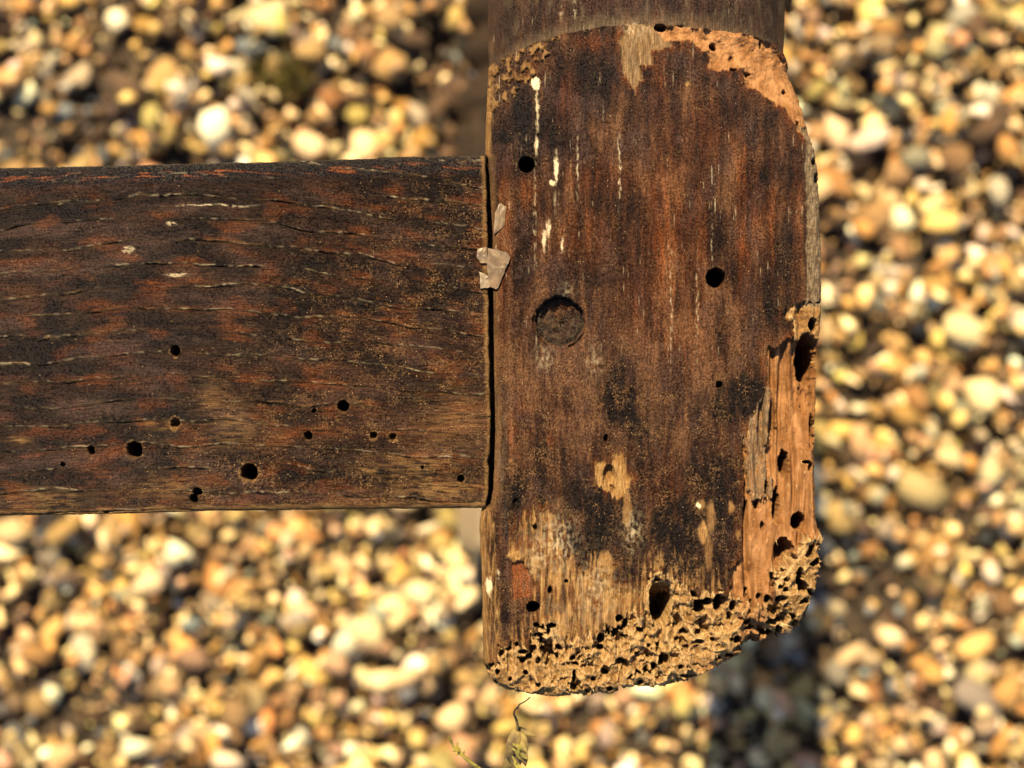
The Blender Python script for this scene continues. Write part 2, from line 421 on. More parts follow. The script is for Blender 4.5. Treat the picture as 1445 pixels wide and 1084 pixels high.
# ---- leg: outline traced as it stands, then the worm-eaten relief
LY = np.array([-60, 30, 75, 130, 180, 216, 222, 260, 330, 500, 610, 640, 690, 712, 722, 740, 760, 800, 850, 900, 940, 962, 1000.])
LX = np.array([687, 686, 689, 687, 685, 684, 689, 691, 695, 697, 699, 698, 696, 692, 679, 676, 677, 679, 680, 681, 682, 685, 690.])
RY = np.array([-60, 0, 60, 90, 130, 165, 200, 250, 350, 440, 478, 500, 560, 600, 655, 680, 740, 762, 800, 830, 850, 880, 905, 1000.])
RX = np.array([1132, 1131, 1126, 1122, 1136, 1142, 1152, 1158, 1162, 1162, 1160, 1157, 1157, 1155, 1157, 1158, 1160, 1163, 1162, 1157, 1149, 1150, 1146, 1143.])
BX = np.array([676, 684, 692, 705, 740, 780, 830, 870, 890, 915, 950, 985, 1010, 1040, 1062, 1070, 1100, 1130, 1146, 1165.])
BY = np.array([938, 960, 970, 979, 987, 990, 989, 985, 977, 976, 977, 967, 957, 945, 934, 921, 915, 909, 898, 880.])
nu, nvr = 452, 900
u = np.linspace(0, 1, nu)[None, :]; v = np.linspace(0, 1, nvr)[:, None]
xl0 = 680 + u * (1162 - 680)
yb = np.interp(xl0, BX, BY) + 2.6 * fbm(xl0 / 14, xl0 * 0 + 3, 3, 3) + 1.2 * pn(xl0 / 3.1, xl0 * 0 + 8, 4)
Y = -60 + v * (yb + 60)
rag = ss(700, 800, Y)
xl = np.interp(Y, LY, LX) + (0.7 + 0.9 * ss(720, 740, Y)) * fbm(Y / 24, Y * 0 + 1, 5, 4)
xr = np.interp(Y, RY, RX) + (0.5 + 2.0 * ss(60, 110, Y) * (1 - 0.5 * ss(230, 300, Y) * (1 - ss(430, 480, Y)))) * (fbm(Y / 18, Y * 0 + 2, 6, 4) + 0.4 * pn(Y / 4, Y * 0, 7))
X = xl + u * (xr - xl)
wx = X + 6 * fbm(X / 16, Y / 16, 21, 4) + 1.6 * fbm(X / 3.5, Y / 4, 25, 2); wy = Y + 6 * fbm(X / 16, Y / 16, 22, 4) + 1.6 * fbm(X / 3.5, Y / 4, 26, 2)      # ragged edges
wX = X + 3.2 * fbm(X / 7, Y / 12, 23, 4); wY = Y + 5.5 * fbm(X / 5, Y / 16, 24, 4)
arc = np.interp(X, [670, 690, 715, 760, 800, 850, 900, 930, 1000, 1060, 1095, 1115, 1128, 1180], [88, 80, 69, 53, 43, 36, 34, 34, 38, 44, 52, 66, 88, 120.]) + 2.0 * fbm(X / 20, Y * 0, 9, 3)
shaft = ss(1.5, -1.5, Y - arc)

P_BOT = [(684, 945), (700, 936), (706, 914), (745, 908), (757, 886), (775, 880), (790, 897), (830, 906), (846, 892), (880, 884), (890, 868), (916, 862),
         (917, 822), (932, 811), (948, 820), (965, 824), (980, 836), (1032, 838), (1045, 850), (1070, 856), (1100, 845), (1092, 805), (1118, 792), (1135, 762),
         (1190, 752), (1190, 1040), (660, 1040), (660, 960)]
P_RIGHT = [(1083, 491), (1096, 493), (1107, 482), (1121, 476), (1120, 452), (1105, 445), (1122, 431), (1150, 428), (1190, 430), (1190, 765), (1145, 768), (1122, 797),
           (1096, 830), (1070, 866), (1045, 854), (1030, 838), (1036, 802), (1047, 790), (1050, 705), (1050, 620), (1056, 600), (1078, 562), (1083, 545)]
P_GREEN = [(1051, 612), (1060, 585), (1076, 560), (1083, 545), (1093, 560), (1095, 605), (1080, 640), (1092, 702), (1060, 708), (1052, 660)]
P_TANUP = [(1105, 445), (1122, 430), (1190, 426), (1190, 478), (1142, 480), (1122, 482), (1120, 455)]
P_TOPR = [(925, 37), (960, 35), (1000, 39), (1060, 44), (1100, 64), (1130, 90), (1150, 130), (1170, 210), (1142, 206), (1135, 196), (1128, 180), (1118, 165), (1110, 150), (1085, 138),
          (1075, 126), (1053, 120), (1049, 96), (1030, 97), (1012, 99), (1000, 98), (998, 72), (985, 66), (975, 56), (950, 60), (938, 58)]
P_PATCH = [(874, 56), (888, 34), (926, 34), (938, 44), (948, 62), (935, 70), (920, 70), (919, 90), (903, 92), (906, 112), (896, 127), (881, 106)]
P_LB = [(735, 742), (750, 727), (770, 722), (790, 735), (790, 780), (802, 795), (800, 818), (830, 802), (835, 785), (850, 783), (852, 815), (870, 832), (905, 838), (918, 815), (918, 870),
        (880, 892), (790, 902), (770, 886), (757, 892), (764, 842), (748, 806), (738, 790), (722, 786), (722, 778)]
P_SM = [(840, 656), (852, 650), (858, 664), (869, 638), (879, 640), (884, 666), (893, 676), (886, 696), (870, 705), (858, 692), (842, 686)]
P_FLAKE = [(684, 84), (700, 76), (735, 62), (768, 52), (790, 50), (788, 62), (770, 85), (760, 100), (740, 122), (718, 140), (700, 150), (690, 170)]
P_STRIP = [(1127, 176), (1140, 196), (1136, 235), (1139, 300), (1137, 345), (1138, 425), (1122, 432), (1190, 436), (1190, 176)]
P_LSIDE = [(660, 720), (692, 716), (697, 740), (701, 800), (705, 850), (708, 912), (700, 940), (660, 960)]
stk = fbm(X / 4.5, Y / 55, 61, 4); stk2 = fbm(X / 9, Y / 70, 67, 3)
dB = psdf(wx, wy, P_BOT) + 16 * stk + 16 * stk2 * (X < 1040); dR0 = psdf(wX, wY, P_RIGHT); dR = dR0 + 4 * stk; dG = psdf(wX, wY, P_GREEN) + 9 * stk + 5 * fbm(X / 8, Y / 12, 68, 3); dT = psdf(wx, wy, P_TOPR) + 2.5 * stk; dU = psdf(wX, wY, P_TANUP)
dP = psdf(wX, wY, P_PATCH) + 5 * stk; dL = psdf(wX, wY, P_LB) + 26 * stk + 10 * fbm(X / 14, Y / 22, 62, 3) - 3; dS = psdf(wX, wY, P_SM) + 6 * stk
dF = psdf(wx, wy, P_FLAKE); dE = psdf(wX, wY, P_STRIP); dLS = psdf(wX, wY, P_LSIDE)
inn = lambda d, s=2.0: ss(s, -s, d)
mB, mR, mG, mT, mU, mP, mL, mS, mF, mE, mLS = [inn(d) for d in (dB, dR, dG, dT, dU, dP, dL, dS, dF, dE, dLS)]
mB = np.maximum(mB, 0); eaten = np.maximum.reduce([mB, mR, mT, mU])

# base form
H = np.zeros_like(X)
dl = X - xl; dr = xr - X; db = yb - Y
def rnd(d, R): 
    q = np.clip(1 - d / R, 0, 1); return R * (1 - np.sqrt(np.clip(1 - q * q, 0, 1)))
jt = ss(214, 224, Y) * ss(722, 712, Y)
H -= np.minimum(rnd(dl, 20), 18) * (1 - shaft) * (1 - 0.72 * jt)
H -= np.minimum(rnd(dr, 16 + 14 * ss(250, 90, Y)), 26) * (1 - shaft)
H -= rnd(db, 34 + 40 * ss(980, 1080, X)) * 0.9
H -= (4 + 12 * ss(860, 760, X)) * np.exp(-np.clip(Y - arc, 0, 400) / 12) * (1 - shaft)
H -= (34 * blob(X, Y, 690, 80, 60, 55) + 40 * blob(X, Y, 1130, 70, 60, 70)) * (1 - shaft)
cyl = -7 - 175 * (1 - np.sqrt(np.clip(1 - ((X - 910) / 226) ** 2, 0, 1)))
H = H * (1 - shaft) + cyl * shaft
# varnished skin: slow waves, grain ridges, pores
var = (1 - eaten)
grn = fbm(X / 5.5, Y / 70, 31, 4)
H += 2.2 * fbm(X / 110, Y / 160, 30, 3) + 1.1 * grn * var + 0.55 * fbm(X / 2.6, Y / 3.4, 33, 2) * var
pore = ss(0.42, 0.62, fbm(X / 3.4, Y / 60, 34, 2)) * ss(-0.1, 0.3, pn(X / 40, Y / 45, 35))
H -= 2.0 * pore * var
# fibrous left side below the joint
fl = fbm(X / 3.2, Y / 38, 36, 4); H += mLS * (4.0 * fl - 2)
# peeled varnish round the shoulder
fk = fbm(X / 9, Y / 14, 37, 4); H += mF * (-6 + 6 * ss(0.0, 0.18, fk) + 2 * pn(X / 4, Y / 4, 38))
# spongy foot
qx = X + 13 * fbm(X / 30, Y / 26, 41, 4); qy = Y + 13 * fbm(X / 30, Y / 26, 42, 4)
f1, f2, cid = worley(qx / 36, qy / 27, 1)
g1, g2, gid = worley((X + 5 * fbm(X / 9, Y / 9, 43, 3)) / 13, (Y + 5 * fbm(X / 9, Y / 9, 44, 3)) / 11, 2)
e1 = f2 - f1; e2 = g2 - g1
low_ = ss(875, 930, Y)
bowl = ss(0.0, 0.55, e1) ** 0.7 * (0.05 + 0.85 * cid * cid)
sel = ss(0.60, 0.72, gid)
pit = ss(0.05, 0.5, e2) * sel
hole = ss(0.28, 0.42, e2) * ss(0.86, 0.89, gid)
fade = ss(4, -34, dB)
spong = -3 * fade - 15 * bowl * (0.25 + 0.75 * fade) - 6 * pit - 28 * hole + 3.2 * fbm(X / 11, Y / 12, 46, 4) + 1.7 * np.abs(fbm(X / 6, Y / 9, 48, 4)) + 0.45 * pn(X / 1.9, Y / 1.9, 47)
spong -= 6 * ss(0, -60, dB)
H += mB * spong
crumb = ss(0.05, 0.4, fbm(X / 6, Y / 7, 40, 4))
rim = np.maximum(0.75 * ss(0.075, 0.0, e1) * ss(0.25, 0.5, cid + 0.3 * pn(X / 20, Y / 20, 49)), 0.7 * ss(0.10, 0.0, e2) * sel) * mB
rim = np.maximum(rim, 0.55 * crumb * mB)
rim = np.maximum(rim, 0.8 * mB * np.exp(-(dB + 1.5) ** 2 / 5))
rq = np.random.RandomState(21)
for k in range(150):
    hx, hy = rq.uniform(690, 1150), rq.uniform(850, 985); a_ = rq.uniform(3, 11); b_ = a_ * rq.uniform(1.0, 1.9)
    if hy < 905 and hx < 860: continue
    sl = (np.abs(X[450] - hx) < 60).nonzero()[0]; c0, c1 = (sl.min(), sl.max()) if len(sl) else (0, 1)
    W_ = (slice(0, None), slice(c0, c1))
    rr = ell(wX[W_], wY[W_], hx, hy, a_, b_) + 0.10 * pn(X[W_] / 5, Y[W_] / 5, 50 + k % 9)
    ok = ss(0, -6, dB[W_]); dp = rq.choice([7, 12, 19, 36], p=[.3, .35, .22, .13])
    H[W_] -= ok * ss(1.0, 0.72, rr) * (0.25 * dp + 0.75 * dp * ss(-b_, b_, Y[W_] - hy))
    H[W_] += ok * 1.6 * np.exp(-((rr - 1.12) / 0.12) ** 2)
    rim[W_] = np.maximum(rim[W_], ok * 0.9 * ss(-0.25, 0.3, fbm(X[W_] / 9, Y[W_] / 9, 39, 3)) * np.exp(-((rr - 1.10) / 0.11) ** 2))
for k in range(46):
    hx, hy = rq.uniform(715, 1110), rq.uniform(865, 950); a_, b_ = rq.uniform(4, 8), rq.uniform(16, 34)
    sl = (np.abs(X[450] - hx) < 45).nonzero()[0]; c0, c1 = (sl.min(), sl.max()) if len(sl) else (0, 1)
    W_ = (slice(0, None), slice(c0, c1)); rr = ell(wX[W_], wY[W_], hx, hy, a_, b_); ok = ss(6, -4, dB[W_]); dp = rq.uniform(5, 14)
    H[W_] -= ok * np.clip(1 - rr * rr, 0, 1) ** 0.6 * dp * (0.5 + 0.5 * ss(-b_, b_, Y[W_] - hy)); rim[W_] = np.maximum(rim[W_], ok * 0.6 * np.exp(-((rr - 1.05) / 0.12) ** 2))
# right-hand galleries along the grain
ch = fbm(X / 16, Y / 170, 51, 2); ch2 = fbm(X / 4.5, Y / 50, 52, 3)
gal = -9 - 16 * ss(-0.25, 0.45, ch) - 8 * ss(0, -30, dR0) - 9 * np.exp(-((X - 1104 + 3 * fbm(Y / 60, X / 60, 69, 2)) / 7) ** 2) - 7 * np.exp(-((X - 1131 + 3 * fbm(Y / 50, X / 60, 70, 2)) / 6) ** 2) + 0.8 * fbm(X / 8, Y / 60, 52, 2) + 2.8 * fbm(X / 16, Y / 22, 53, 3) + 0.35 * pn(X / 2.2, Y / 3, 54)
gal = gal + mG * (9 + 3 * fbm(X / 4, Y / 12, 55, 3)) + mU * (12 + 4 * fbm(X / 5, Y / 10, 56, 3))
wr = np.clip(mR - mB, 0, 1)
H += wr * gal
rim = np.maximum(rim, 0.9 * np.exp(-(dR + 1.5) ** 2 / 5) * mR)
# top right powdery break
H += mT * (-7 + 5.5 * fbm(X / 16, Y / 16, 57, 4) + 1.2 * fbm(X / 4, Y / 4, 58, 3) - 8 * ss(0, -22, dT))
H += mP * (1 - mT) * (-3.0 + 2.2 * fbm(X / 4, Y / 18, 59, 4))
H += mL * (1 - mB) * (-3.2 + 2.6 * fbm(X / 4, Y / 34, 60, 4))
H += mS * (-3 + 2.5 * fbm(X / 3, Y / 20, 63, 3))
H += mE * (-4 + 3.5 * fbm(X / 5, Y / 12, 64, 4))
# glossy ridge and red recess at the left, low down
rdg = blob(X, Y, 714 + 0.03 * (Y - 760), 770, 5, 60) * ss(705, 725, Y); H += 3.5 * rdg
rec = inn(psdf(wX, wY, [(722, 795), (738, 793), (756, 826), (752, 842), (724, 845)]), 1.2); H -= 5 * rec
H += 4 * inn(ell(wX, wY, 730, 784, 10, 7) * 6 - 6, 2)
# galleries, exit holes (x, y, rx, ry, depth)
HOLES = [(743, 232, 11, 11, 90), (1010, 392, 13, 13.5, 90), (1015, 543, 4.6, 4.6, 50), (752, 858, 9, 9, 80), (855, 618, 2.6, 4.8, 40),
         (1130, 738, 10.5, 13, 80), (988, 858, 7.5, 10.5, 80), (932, 38, 8.5, 5.5, 70), (1007, 64, 5, 5.5, 45), (999, 850, 7, 6, 80), (1014, 852, 7, 13, 80), (1022, 850, 6, 8, 26),
         (874, 874, 5, 6, 60), (883, 881, 3.6, 8, 60), (871, 889, 3, 3, 50), (848, 903, 5, 8, 60), (848, 917, 5, 5, 60), (778, 884, 7, 4, 45), (774, 892, 3, 6, 45),
         (757, 883, 4, 4, 30), (760, 897, 7, 3.5, 28), (764, 905, 3, 6, 28), (738, 921, 7, 3.5, 55), (746, 929, 5, 5, 55), (718, 917, 4, 3, 40), (742, 952, 3.6, 4, 45),
         (720, 961, 2.5, 3.5, 45), (811, 958, 3, 10, 30), (820, 974, 3, 3, 40), (1148, 458, 6, 10, 60), (1130, 815, 5.5, 13, 75), (1136, 832, 6, 11, 75), (1112, 819, 3.6, 4, 60),
         (1110, 833, 4, 4, 60), (1054, 839, 3, 7, 55), (1062, 858, 2.6, 9, 45), (1073, 844, 4, 4, 30), (1085, 848, 5, 7, 45), (1099, 846, 5, 4.5, 55), (1035, 857, 5, 9, 45), (1104, 846, 9, 5, 22),
         (1043, 906, 5, 6, 60), (1083, 899, 4.5, 4, 60), (1088, 912, 3, 3, 45), (1095, 880, 11, 5, 40), (1107, 874, 10, 8, 22), (1106, 900, 3, 8, 35), (1128, 885, 4, 7, 20),
         (925, 945, 4, 7, 45), (962, 944, 3.5, 3.5, 45), (940, 935, 6, 10, 28), (987, 896, 5, 5, 25), (1017, 934, 4, 2.4, 40), (1034, 930, 6, 3, 40), (1065, 928, 5, 5, 22), (989, 908, 6, 4, 20),
         (878, 937, 9, 6, 22), (884, 943, 6, 9, 22), (855, 950, 6, 9, 22), (1083, 690, 2.8, 11, 45), (1147, 660, 3, 7, 40), (1142, 653, 7, 2.2, 35), (1053, 716, 3.6, 8, 26), (1069, 713, 4, 8, 20),
         (1078, 744, 2.6, 7, 22), (1148, 776, 5, 6, 26), (1144, 784, 7, 5, 26), (1151, 797, 4, 5, 45), (755, 745, 3, 5, 14), (776, 834, 2.6, 6, 40), (799, 821, 2.5, 2.5, 30),
         (686, 948, 3, 6, 25), (702, 950, 3, 5, 25), (728, 712, 5, 9, 8), (707, 925, 3, 6, 22), (1056, 102, 6, 2.5, 10), (1036, 97, 5, 2.4, 14), (1034, 80, 3.5, 5, 7), (1055, 105, 3, 4, 10),
         (1077, 56, 2.2, 8, 14), (1112, 124, 3, 4, 14), (1128, 180, 3, 12, 16), (1150, 228, 3.6, 5, 16), (1154, 252, 4, 9, 14), (906, 968, 4, 4, 30), (838, 962, 4, 4, 24), (968, 958, 5, 3, 24),
         (1008, 905, 4, 4, 24), (700, 968, 3, 3, 24), (760, 970, 4, 3, 24), (900, 925, 3, 3, 28), (917, 915, 2.4, 4, 24), (957, 905, 4, 3, 22), (930, 913, 3, 3, 20)]
hX = X + 1.5 * fbm(X / 5, Y / 5, 71, 3); hY = Y + 1.5 * fbm(X / 5, Y / 5, 72, 3)
for (hx, hy, ra, rb, dp) in HOLES:
    s_ = 0.22 if dp > 25 else 0.5
    rr = ell(hX, hY, hx, hy, ra, rb)
    k = ss(1 + s_ * 0.4, 1 - s_, rr); H -= k * dp
    if dp > 25: rim = np.maximum(rim, 0.85 * np.exp(-((rr - 1.16) / 0.10) ** 2) * (0.55 if ra > 3 else 0.2))
# slanting gallery that dives under the skin towards the foot, and its neighbour
tun = inn((ell(wX, wY, 933, 848, 16, 37) - 1) * 16, 1.2); H -= tun * (4 + 125 * ss(815, 866, Y)); 
tun2 = inn((ell(wX, wY, 960, 862, 14, 38) - 1) * 14, 1.5); H -= tun2 * (5 + 6 * ss(825, 900, Y))
rim = np.maximum(rim, np.exp(-((ell(wX, wY, 933, 848, 16, 37) - 1.06) / 0.08) ** 2) * ss(870, 850, Y))
for (hx, hy, ra, rb, dp) in [(1142, 508, 15, 40, 140), (1140, 560, 9, 28, 22), (1111, 655, 8, 20, 75), (1098, 715, 6, 28, 55), (1109, 780, 14, 20, 60), (1150, 610, 4, 25, 26), (860, 673, 10, 17, 16), (865, 690, 4, 4, 14), (1120, 550, 8, 70, 7), (1093, 600, 6, 40, 14)]:
    rr = ell(wX, wY, hx, hy, ra, rb); H -= dp * np.clip(1 - rr * rr, 0, 1) ** 0.6
H += 9 * np.clip(1 - ell(wX, wY, 1087, 624, 9, 12) ** 2, 0, 1) ** 0.5
# socket of the peg
pr = ell(X + 3.5 * fbm(X / 13, Y / 13, 73, 3), Y + 3.5 * fbm(X / 13, Y / 13, 76, 3), 790, 453, 33, 33); H -= 40 * ss(1.10, 0.90, pr); H -= 2.5 * np.exp(-((pr - 1.08) / 0.16) ** 2)
ang = np.arctan2(Y - 453, X - 790)
H -= 8 * np.exp(-((ell(X, Y, 790, 453, 37, 39) + 0.03 * pn(ang * 4, ang * 0, 74) - 1) / 0.035) ** 2) * (ss(0.35, 0.6, ang) * ss(1.6, 1.3, ang) * (X > 802) + ss(1.9, 2.1, ang) + ss(-2.9, -3.0, ang))
# drying cracks
CR = [(840, 395, 868, 382, 1.6), (757, 120, 755, 330, .8), (947, 300, 950, 430, 1.0), (1080, 190, 1082, 300, 0.8), (984, 250, 985, 420, .8)]
for (ax, ay, bx_, by_, rr_) in CR:
    ex, ey = bx_ - ax, by_ - ay; tt = np.clip(((X - ax) * ex + (Y - ay) * ey) / (ex * ex + ey * ey), 0, 1)
    dd = np.hypot(X - ax - ex * tt + 1.2 * pn(X / 6, Y / 14, 75), Y - ay - ey * tt); H -= 2.2 * np.exp(-(dd / rr_) ** 2)

# colour masks of the wood
bare = np.clip(np.maximum.reduce([mB, mU, mP * (0.45 + 0.45 * ss(-.25, .25, stk)), mL * (0.12 + 0.88 * ss(-0.22, 0.22, fbm(X / 6, Y / 46, 81, 4) + 0.25 * fbm(X / 18, Y / 18, 80, 3))), mS]), 0, 1)
side_f = ss(13, 3, dl + 5 * fbm(X / 4, Y / 30, 82, 3)) * (1 - shaft) * 0.75 * (1 - 0.75 * jt)
bare = np.maximum(bare, side_f)
bare = np.maximum(bare, mLS * ss(-0.25, 0.30, fl) * 0.75)
bare = np.maximum(bare, mF * ss(-0.05, 0.2, fk) * 0.55)
for (hx, hy, ra, rb, s_) in [(728, 784, 11, 7, 1), (992, 752, 6, 15, .9), (1032, 717, 4, 8, .9), (1003, 730, 6, 22, .5), (990, 712, 6, 6, .5), (1000, 780, 5, 26, .45), (885, 720, 6, 26, .6), (970, 118, 3, 3, .8), (722, 650, 3, 3, .6), (870, 840, 40, 14, .4), (855, 800, 10, 22, .8), (860, 860, 10, 45, .7), (1042, 754, 4, 5, .8)]:
    bare = np.maximum(bare, s_ * inn((ell(wX, wY, hx, hy, ra, rb) - 1) * min(ra, rb), 2.0))
bare = np.maximum(bare, 0.85 * ss(46, 2, dB + 70 * np.clip(stk + 0.25, 0, 1)) * ss(-0.35, 0.1, fbm(X / 8, Y / 14, 221, 3)) * (X > 712))
bare *= 1 - rec
powd = np.clip(np.maximum(wr * (1 - mU * 0.8), mT), 0, 1)
powd = np.maximum(powd, mB * 0.9 * ss(30, 8, np.abs(X - 1066 - 0.25 * (Y - 860) * (Y < 860)) + 8 * fbm(X / 12, Y / 20, 83, 3)) * ss(840, 870, Y) * ss(935, 915, Y))
powd = np.maximum(powd, mB * 0.7 * ss(22, 8, yb - Y + 6 * fbm(X / 12, Y / 12, 84, 3)) * ss(970, 1010, X))
grey = np.clip(mG * (0.45 + 0.4 * ss(-.3, .3, fbm(X / 7, Y / 16, 222, 3))) + mE * (0.9 - 0.5 * ss(0, .3, fbm(X / 6, Y / 14, 85, 3)) * ss(290, 330, Y)), 0, 1)
grey = np.maximum(grey, 0.40 * shaft * ss(26, 2, arc - Y + 10 * fbm(X / 20, Y / 12, 86, 3)))
grey = np.maximum(grey, 0.28 * shaft * ss(0.0, 0.5, fbm(X / 14, Y / 50, 87, 3)))
grey = np.maximum(grey, 0.30 * blob(wX, wY, 708, 640, 10, 80) * ss(-.3, .3, fbm(X / 5, Y / 30, 65, 3)))
grey = np.maximum(grey, 0.5 * mP * (1 - mT))
grey = np.maximum(grey, 0.45 * mL * ss(0.05, 0.35, fbm(X / 12, Y / 30, 66, 3)))
dark = np.zeros_like(X)
for (hx, hy, ra, rb, s_) in [(872, 560, 24, 46, 1), (890, 590, 34, 26, .8), (1052, 552, 34, 24, 1), (1035, 575, 40, 22, .8), (1030, 585, 26, 20, .6), (900, 610, 40, 30, .5), (1000, 660, 50, 30, .5), (850, 730, 46, 50, .75), (960, 740, 60, 45, .75), (820, 770, 24, 40, .7), (950, 800, 70, 30, .5), (1010, 700, 40, 70, .6), (1095, 440, 30, 26, .6), (730, 700, 14, 40, .5), (775, 640, 30, 22, .45), (735, 170, 20, 40, .7), (740, 150, 30, 50, .4), (1020, 455, 10, 40, .4), (712, 195, 12, 9, .8), (706, 300, 8, 16, .6), (1080, 250, 10, 30, .5), (1110, 360, 16, 50, .4)]:
    dark = np.maximum(dark, s_ * blob(wx, wy, hx, hy, ra, rb))
dark = np.clip(2.1 * dark * (0.8 + 1.2 * fbm(X / 12, Y / 40, 88, 4)), 0, 1) * (1 - bare) * (1 - powd)
red = np.zeros_like(X)
for (hx, hy, ra, rb, s_) in [(940, 330, 26, 120, .75), (985, 330, 14, 110, .5), (1047, 250, 7, 60, .85), (1048, 350, 8, 60, .8), (1088, 300, 7, 60, .75), (1070, 290, 20, 60, .4), (712, 300, 9, 60, .8), (706, 410, 7, 60, .8), (745, 275, 16, 22, .6), (820, 330, 60, 40, .35), (800, 140, 14, 40, .45), (930, 130, 12, 50, .5), (832, 60, 24, 12, .6), (760, 90, 12, 20, .7), (740, 100, 20, 12, .5), (905, 430, 30, 60, .35), (960, 460, 50, 60, .35), (850, 250, 60, 26, .35), (738, 575, 14, 10, .6), (775, 625, 10, 14, .6), (724, 620, 6, 30, .6), (1125, 300, 6, 70, .5), (940, 690, 30, 50, .3), (1000, 190, 40, 50, .4)]:
    red = np.maximum(red, s_ * blob(wx, wy, hx, hy, ra, rb))
red = np.clip(0.75 * red * (0.8 + 1.2 * fbm(X / 7, Y / 60, 89, 4)) + 0.9 * rec, 0, 1)
red = np.maximum(red, np.clip(wr * (0.28 + 0.9 * fbm(X / 14, Y / 50, 220, 4)), 0, 1)); red = red * (1 - 0.9 * mT)
pale = np.zeros_like(X); n90 = pn(X / 2, Y / 3, 90); n91 = 0.6 * fbm(X / 4, Y / 9, 91, 3); n92 = fbm(X / 3, Y / 6, 92, 3); n93 = fbm(X / 3, Y / 9, 92, 3); n94 = fbm(X / 5, Y / 9, 92, 4)
for (hx, hy, ra, rb, s_) in [(756, 116, 6, 10, .9), (758, 150, 1.3, 26, .7), (757, 206, 1.9, 11, .7), (785, 238, 2.4, 18, .8), (779, 258, 3.4, 4, .7), (774, 322, 2.2, 10, .7), (768, 338, 3, 13, .62), (793, 346, 1.6, 7, .7), (896, 40, 14, 9, .55), (874, 240, 1.8, 42, .5), (893, 750, 12, 24, .45), (985, 713, 4, 3, .9), (690, 828, 4, 12, .8), (703, 812, 2, 7, .6), (768, 505, 12, 14, .35), (838, 512, 10, 16, .3), (800, 412, 8, 10, .35), (815, 230, 1.3, 40, .45), (755, 300, 1.4, 60, .35), (947, 420, 1.2, 70, .4), (984, 420, 1.2, 60, .35), (812, 10, 2, 14, .4), (793, 8, 3, 12, .4), (1005, 360, 1.0, 30, .3), (785, 765, 24, 34, .5), (760, 780, 14, 30, .4), (840, 830, 26, 40, .3), (783, 895, 12, 14, .5), (785, 285, 3, 18, .35)]:
    if s_ > .6: k = inn((ell(wX + n90, wY, hx, hy, ra, rb) - 1 + n91) * min(ra, rb), 1.4) * s_ * ss(-0.5, 0.0, n92 + 0.2)
    elif ra < 3: k = inn((ell(wX, wY, hx, hy, ra, rb) - 1) * ra, 1.4) * s_ * ss(-0.1, 0.3, n93)
    else: k = 0.8 * s_ * blob(wX, wY, hx, hy, ra, rb) * ss(-0.2, 0.4, n94)
    pale = np.maximum(pale, k)
pst = ss(0.40, 0.62, fbm(X / 2.4, Y / 46, 217, 2)) * ss(0.0, 0.4, fbm(X / 30, Y / 40, 218, 2)); pale = np.maximum(pale, 0.30 * pst * (1 - eaten) * ss(560, 420, Y))
speck = 0.16 + 0.50 * ss(420, 620, Y) + 0.6 * fbm(X / 60, Y / 60, 93, 3); speck = np.clip(speck, 0.1, 0.9) * (1 - shaft * .4)
gloss = np.clip(0.75 * rdg + 0.9 * rec + 0.5 * mF * ss(0.1, -0.1, fk) + 0.25 * ss(350, 100, Y), 0, 1)
rim = np.clip(rim, 0, 1)

tone = 0.60 + 0.55 * fbm(X / 26, Y / 150, 201, 4) + 0.42 * fbm(X / 70, Y / 70, 202, 4) + 0.25 * fbm(X / 7, Y / 60, 203, 3)
tone += 0.22 * blob(X, Y, 800, 560, 60, 60) + 0.18 * blob(X, Y, 960, 480, 90, 90) - 0.18 * blob(X, Y, 800, 180, 70, 90) + 0.16 * ss(380, 470, Y) * ss(700, 620, Y)
tone = np.clip(0.51 + 1.3 * (tone - 0.57), 0.02, 1)
haze = np.clip(0.9 * ss(0.05, 0.5, fbm(X / 40, Y / 60, 204, 4)), 0, 0.55)
haze = np.maximum(haze, 0.55 * blob(wx, wy, 900, 560, 140, 90) * ss(-.3, .3, fbm(X / 6, Y / 50, 219, 3)))
haze = np.maximum(haze, 0.75 * blob(wx, wy, 810, 480, 70, 70) * ss(-.3, .3, fbm(X / 9, Y / 30, 205, 3))); haze = np.maximum(haze, 0.30 * shaft)
tone = np.clip(tone + shaft * (0.35 * fbm(X / 5, Y / 60, 216, 3) - 0.1), 0.02, 1)
fringe = np.zeros_like(X)
for d_, w_ in ((dT, 9), (dR, 9), (dP, 6), (dL, 9), (dS, 6), (dB, 10)): fringe = np.maximum(fringe, np.exp(-(np.clip(d_, 0, 99) / (w_ * (0.6 + 0.9 * R3[3] + fbm(X / 12, Y / 30, 206, 2)) + 0.6)) ** 2))
fringe = np.clip(fringe, 0, 1) * ss(-0.3, 0.25, fbm(X / 10, Y / 20, 207, 3))
me_o, loop, nf = grid_solid('leg', X, Y, H, 470, M_leg, chair, round_rows=ss(95, 30, Y).ravel(), xc=910)
tot = len(me_o.data.vertices)
for nm, chs in (('wear', (bare, powd, grey)), ('stain_shade', (dark, red, pale)), ('dust_glint', (speck, gloss, rim)), ('tone', (tone, haze, fringe))):
    set_attr(me_o.data, nm, ring_attr(np.stack([c.ravel() for c in chs], -1), loop, nf, tot))
leg = me_o
leg['label'] = 'square leg block with crumbling worm-eaten foot'

HL, XL, YL, mBL, mLL = H.copy(), X.copy(), Y.copy(), mB.copy(), (mL + mR)
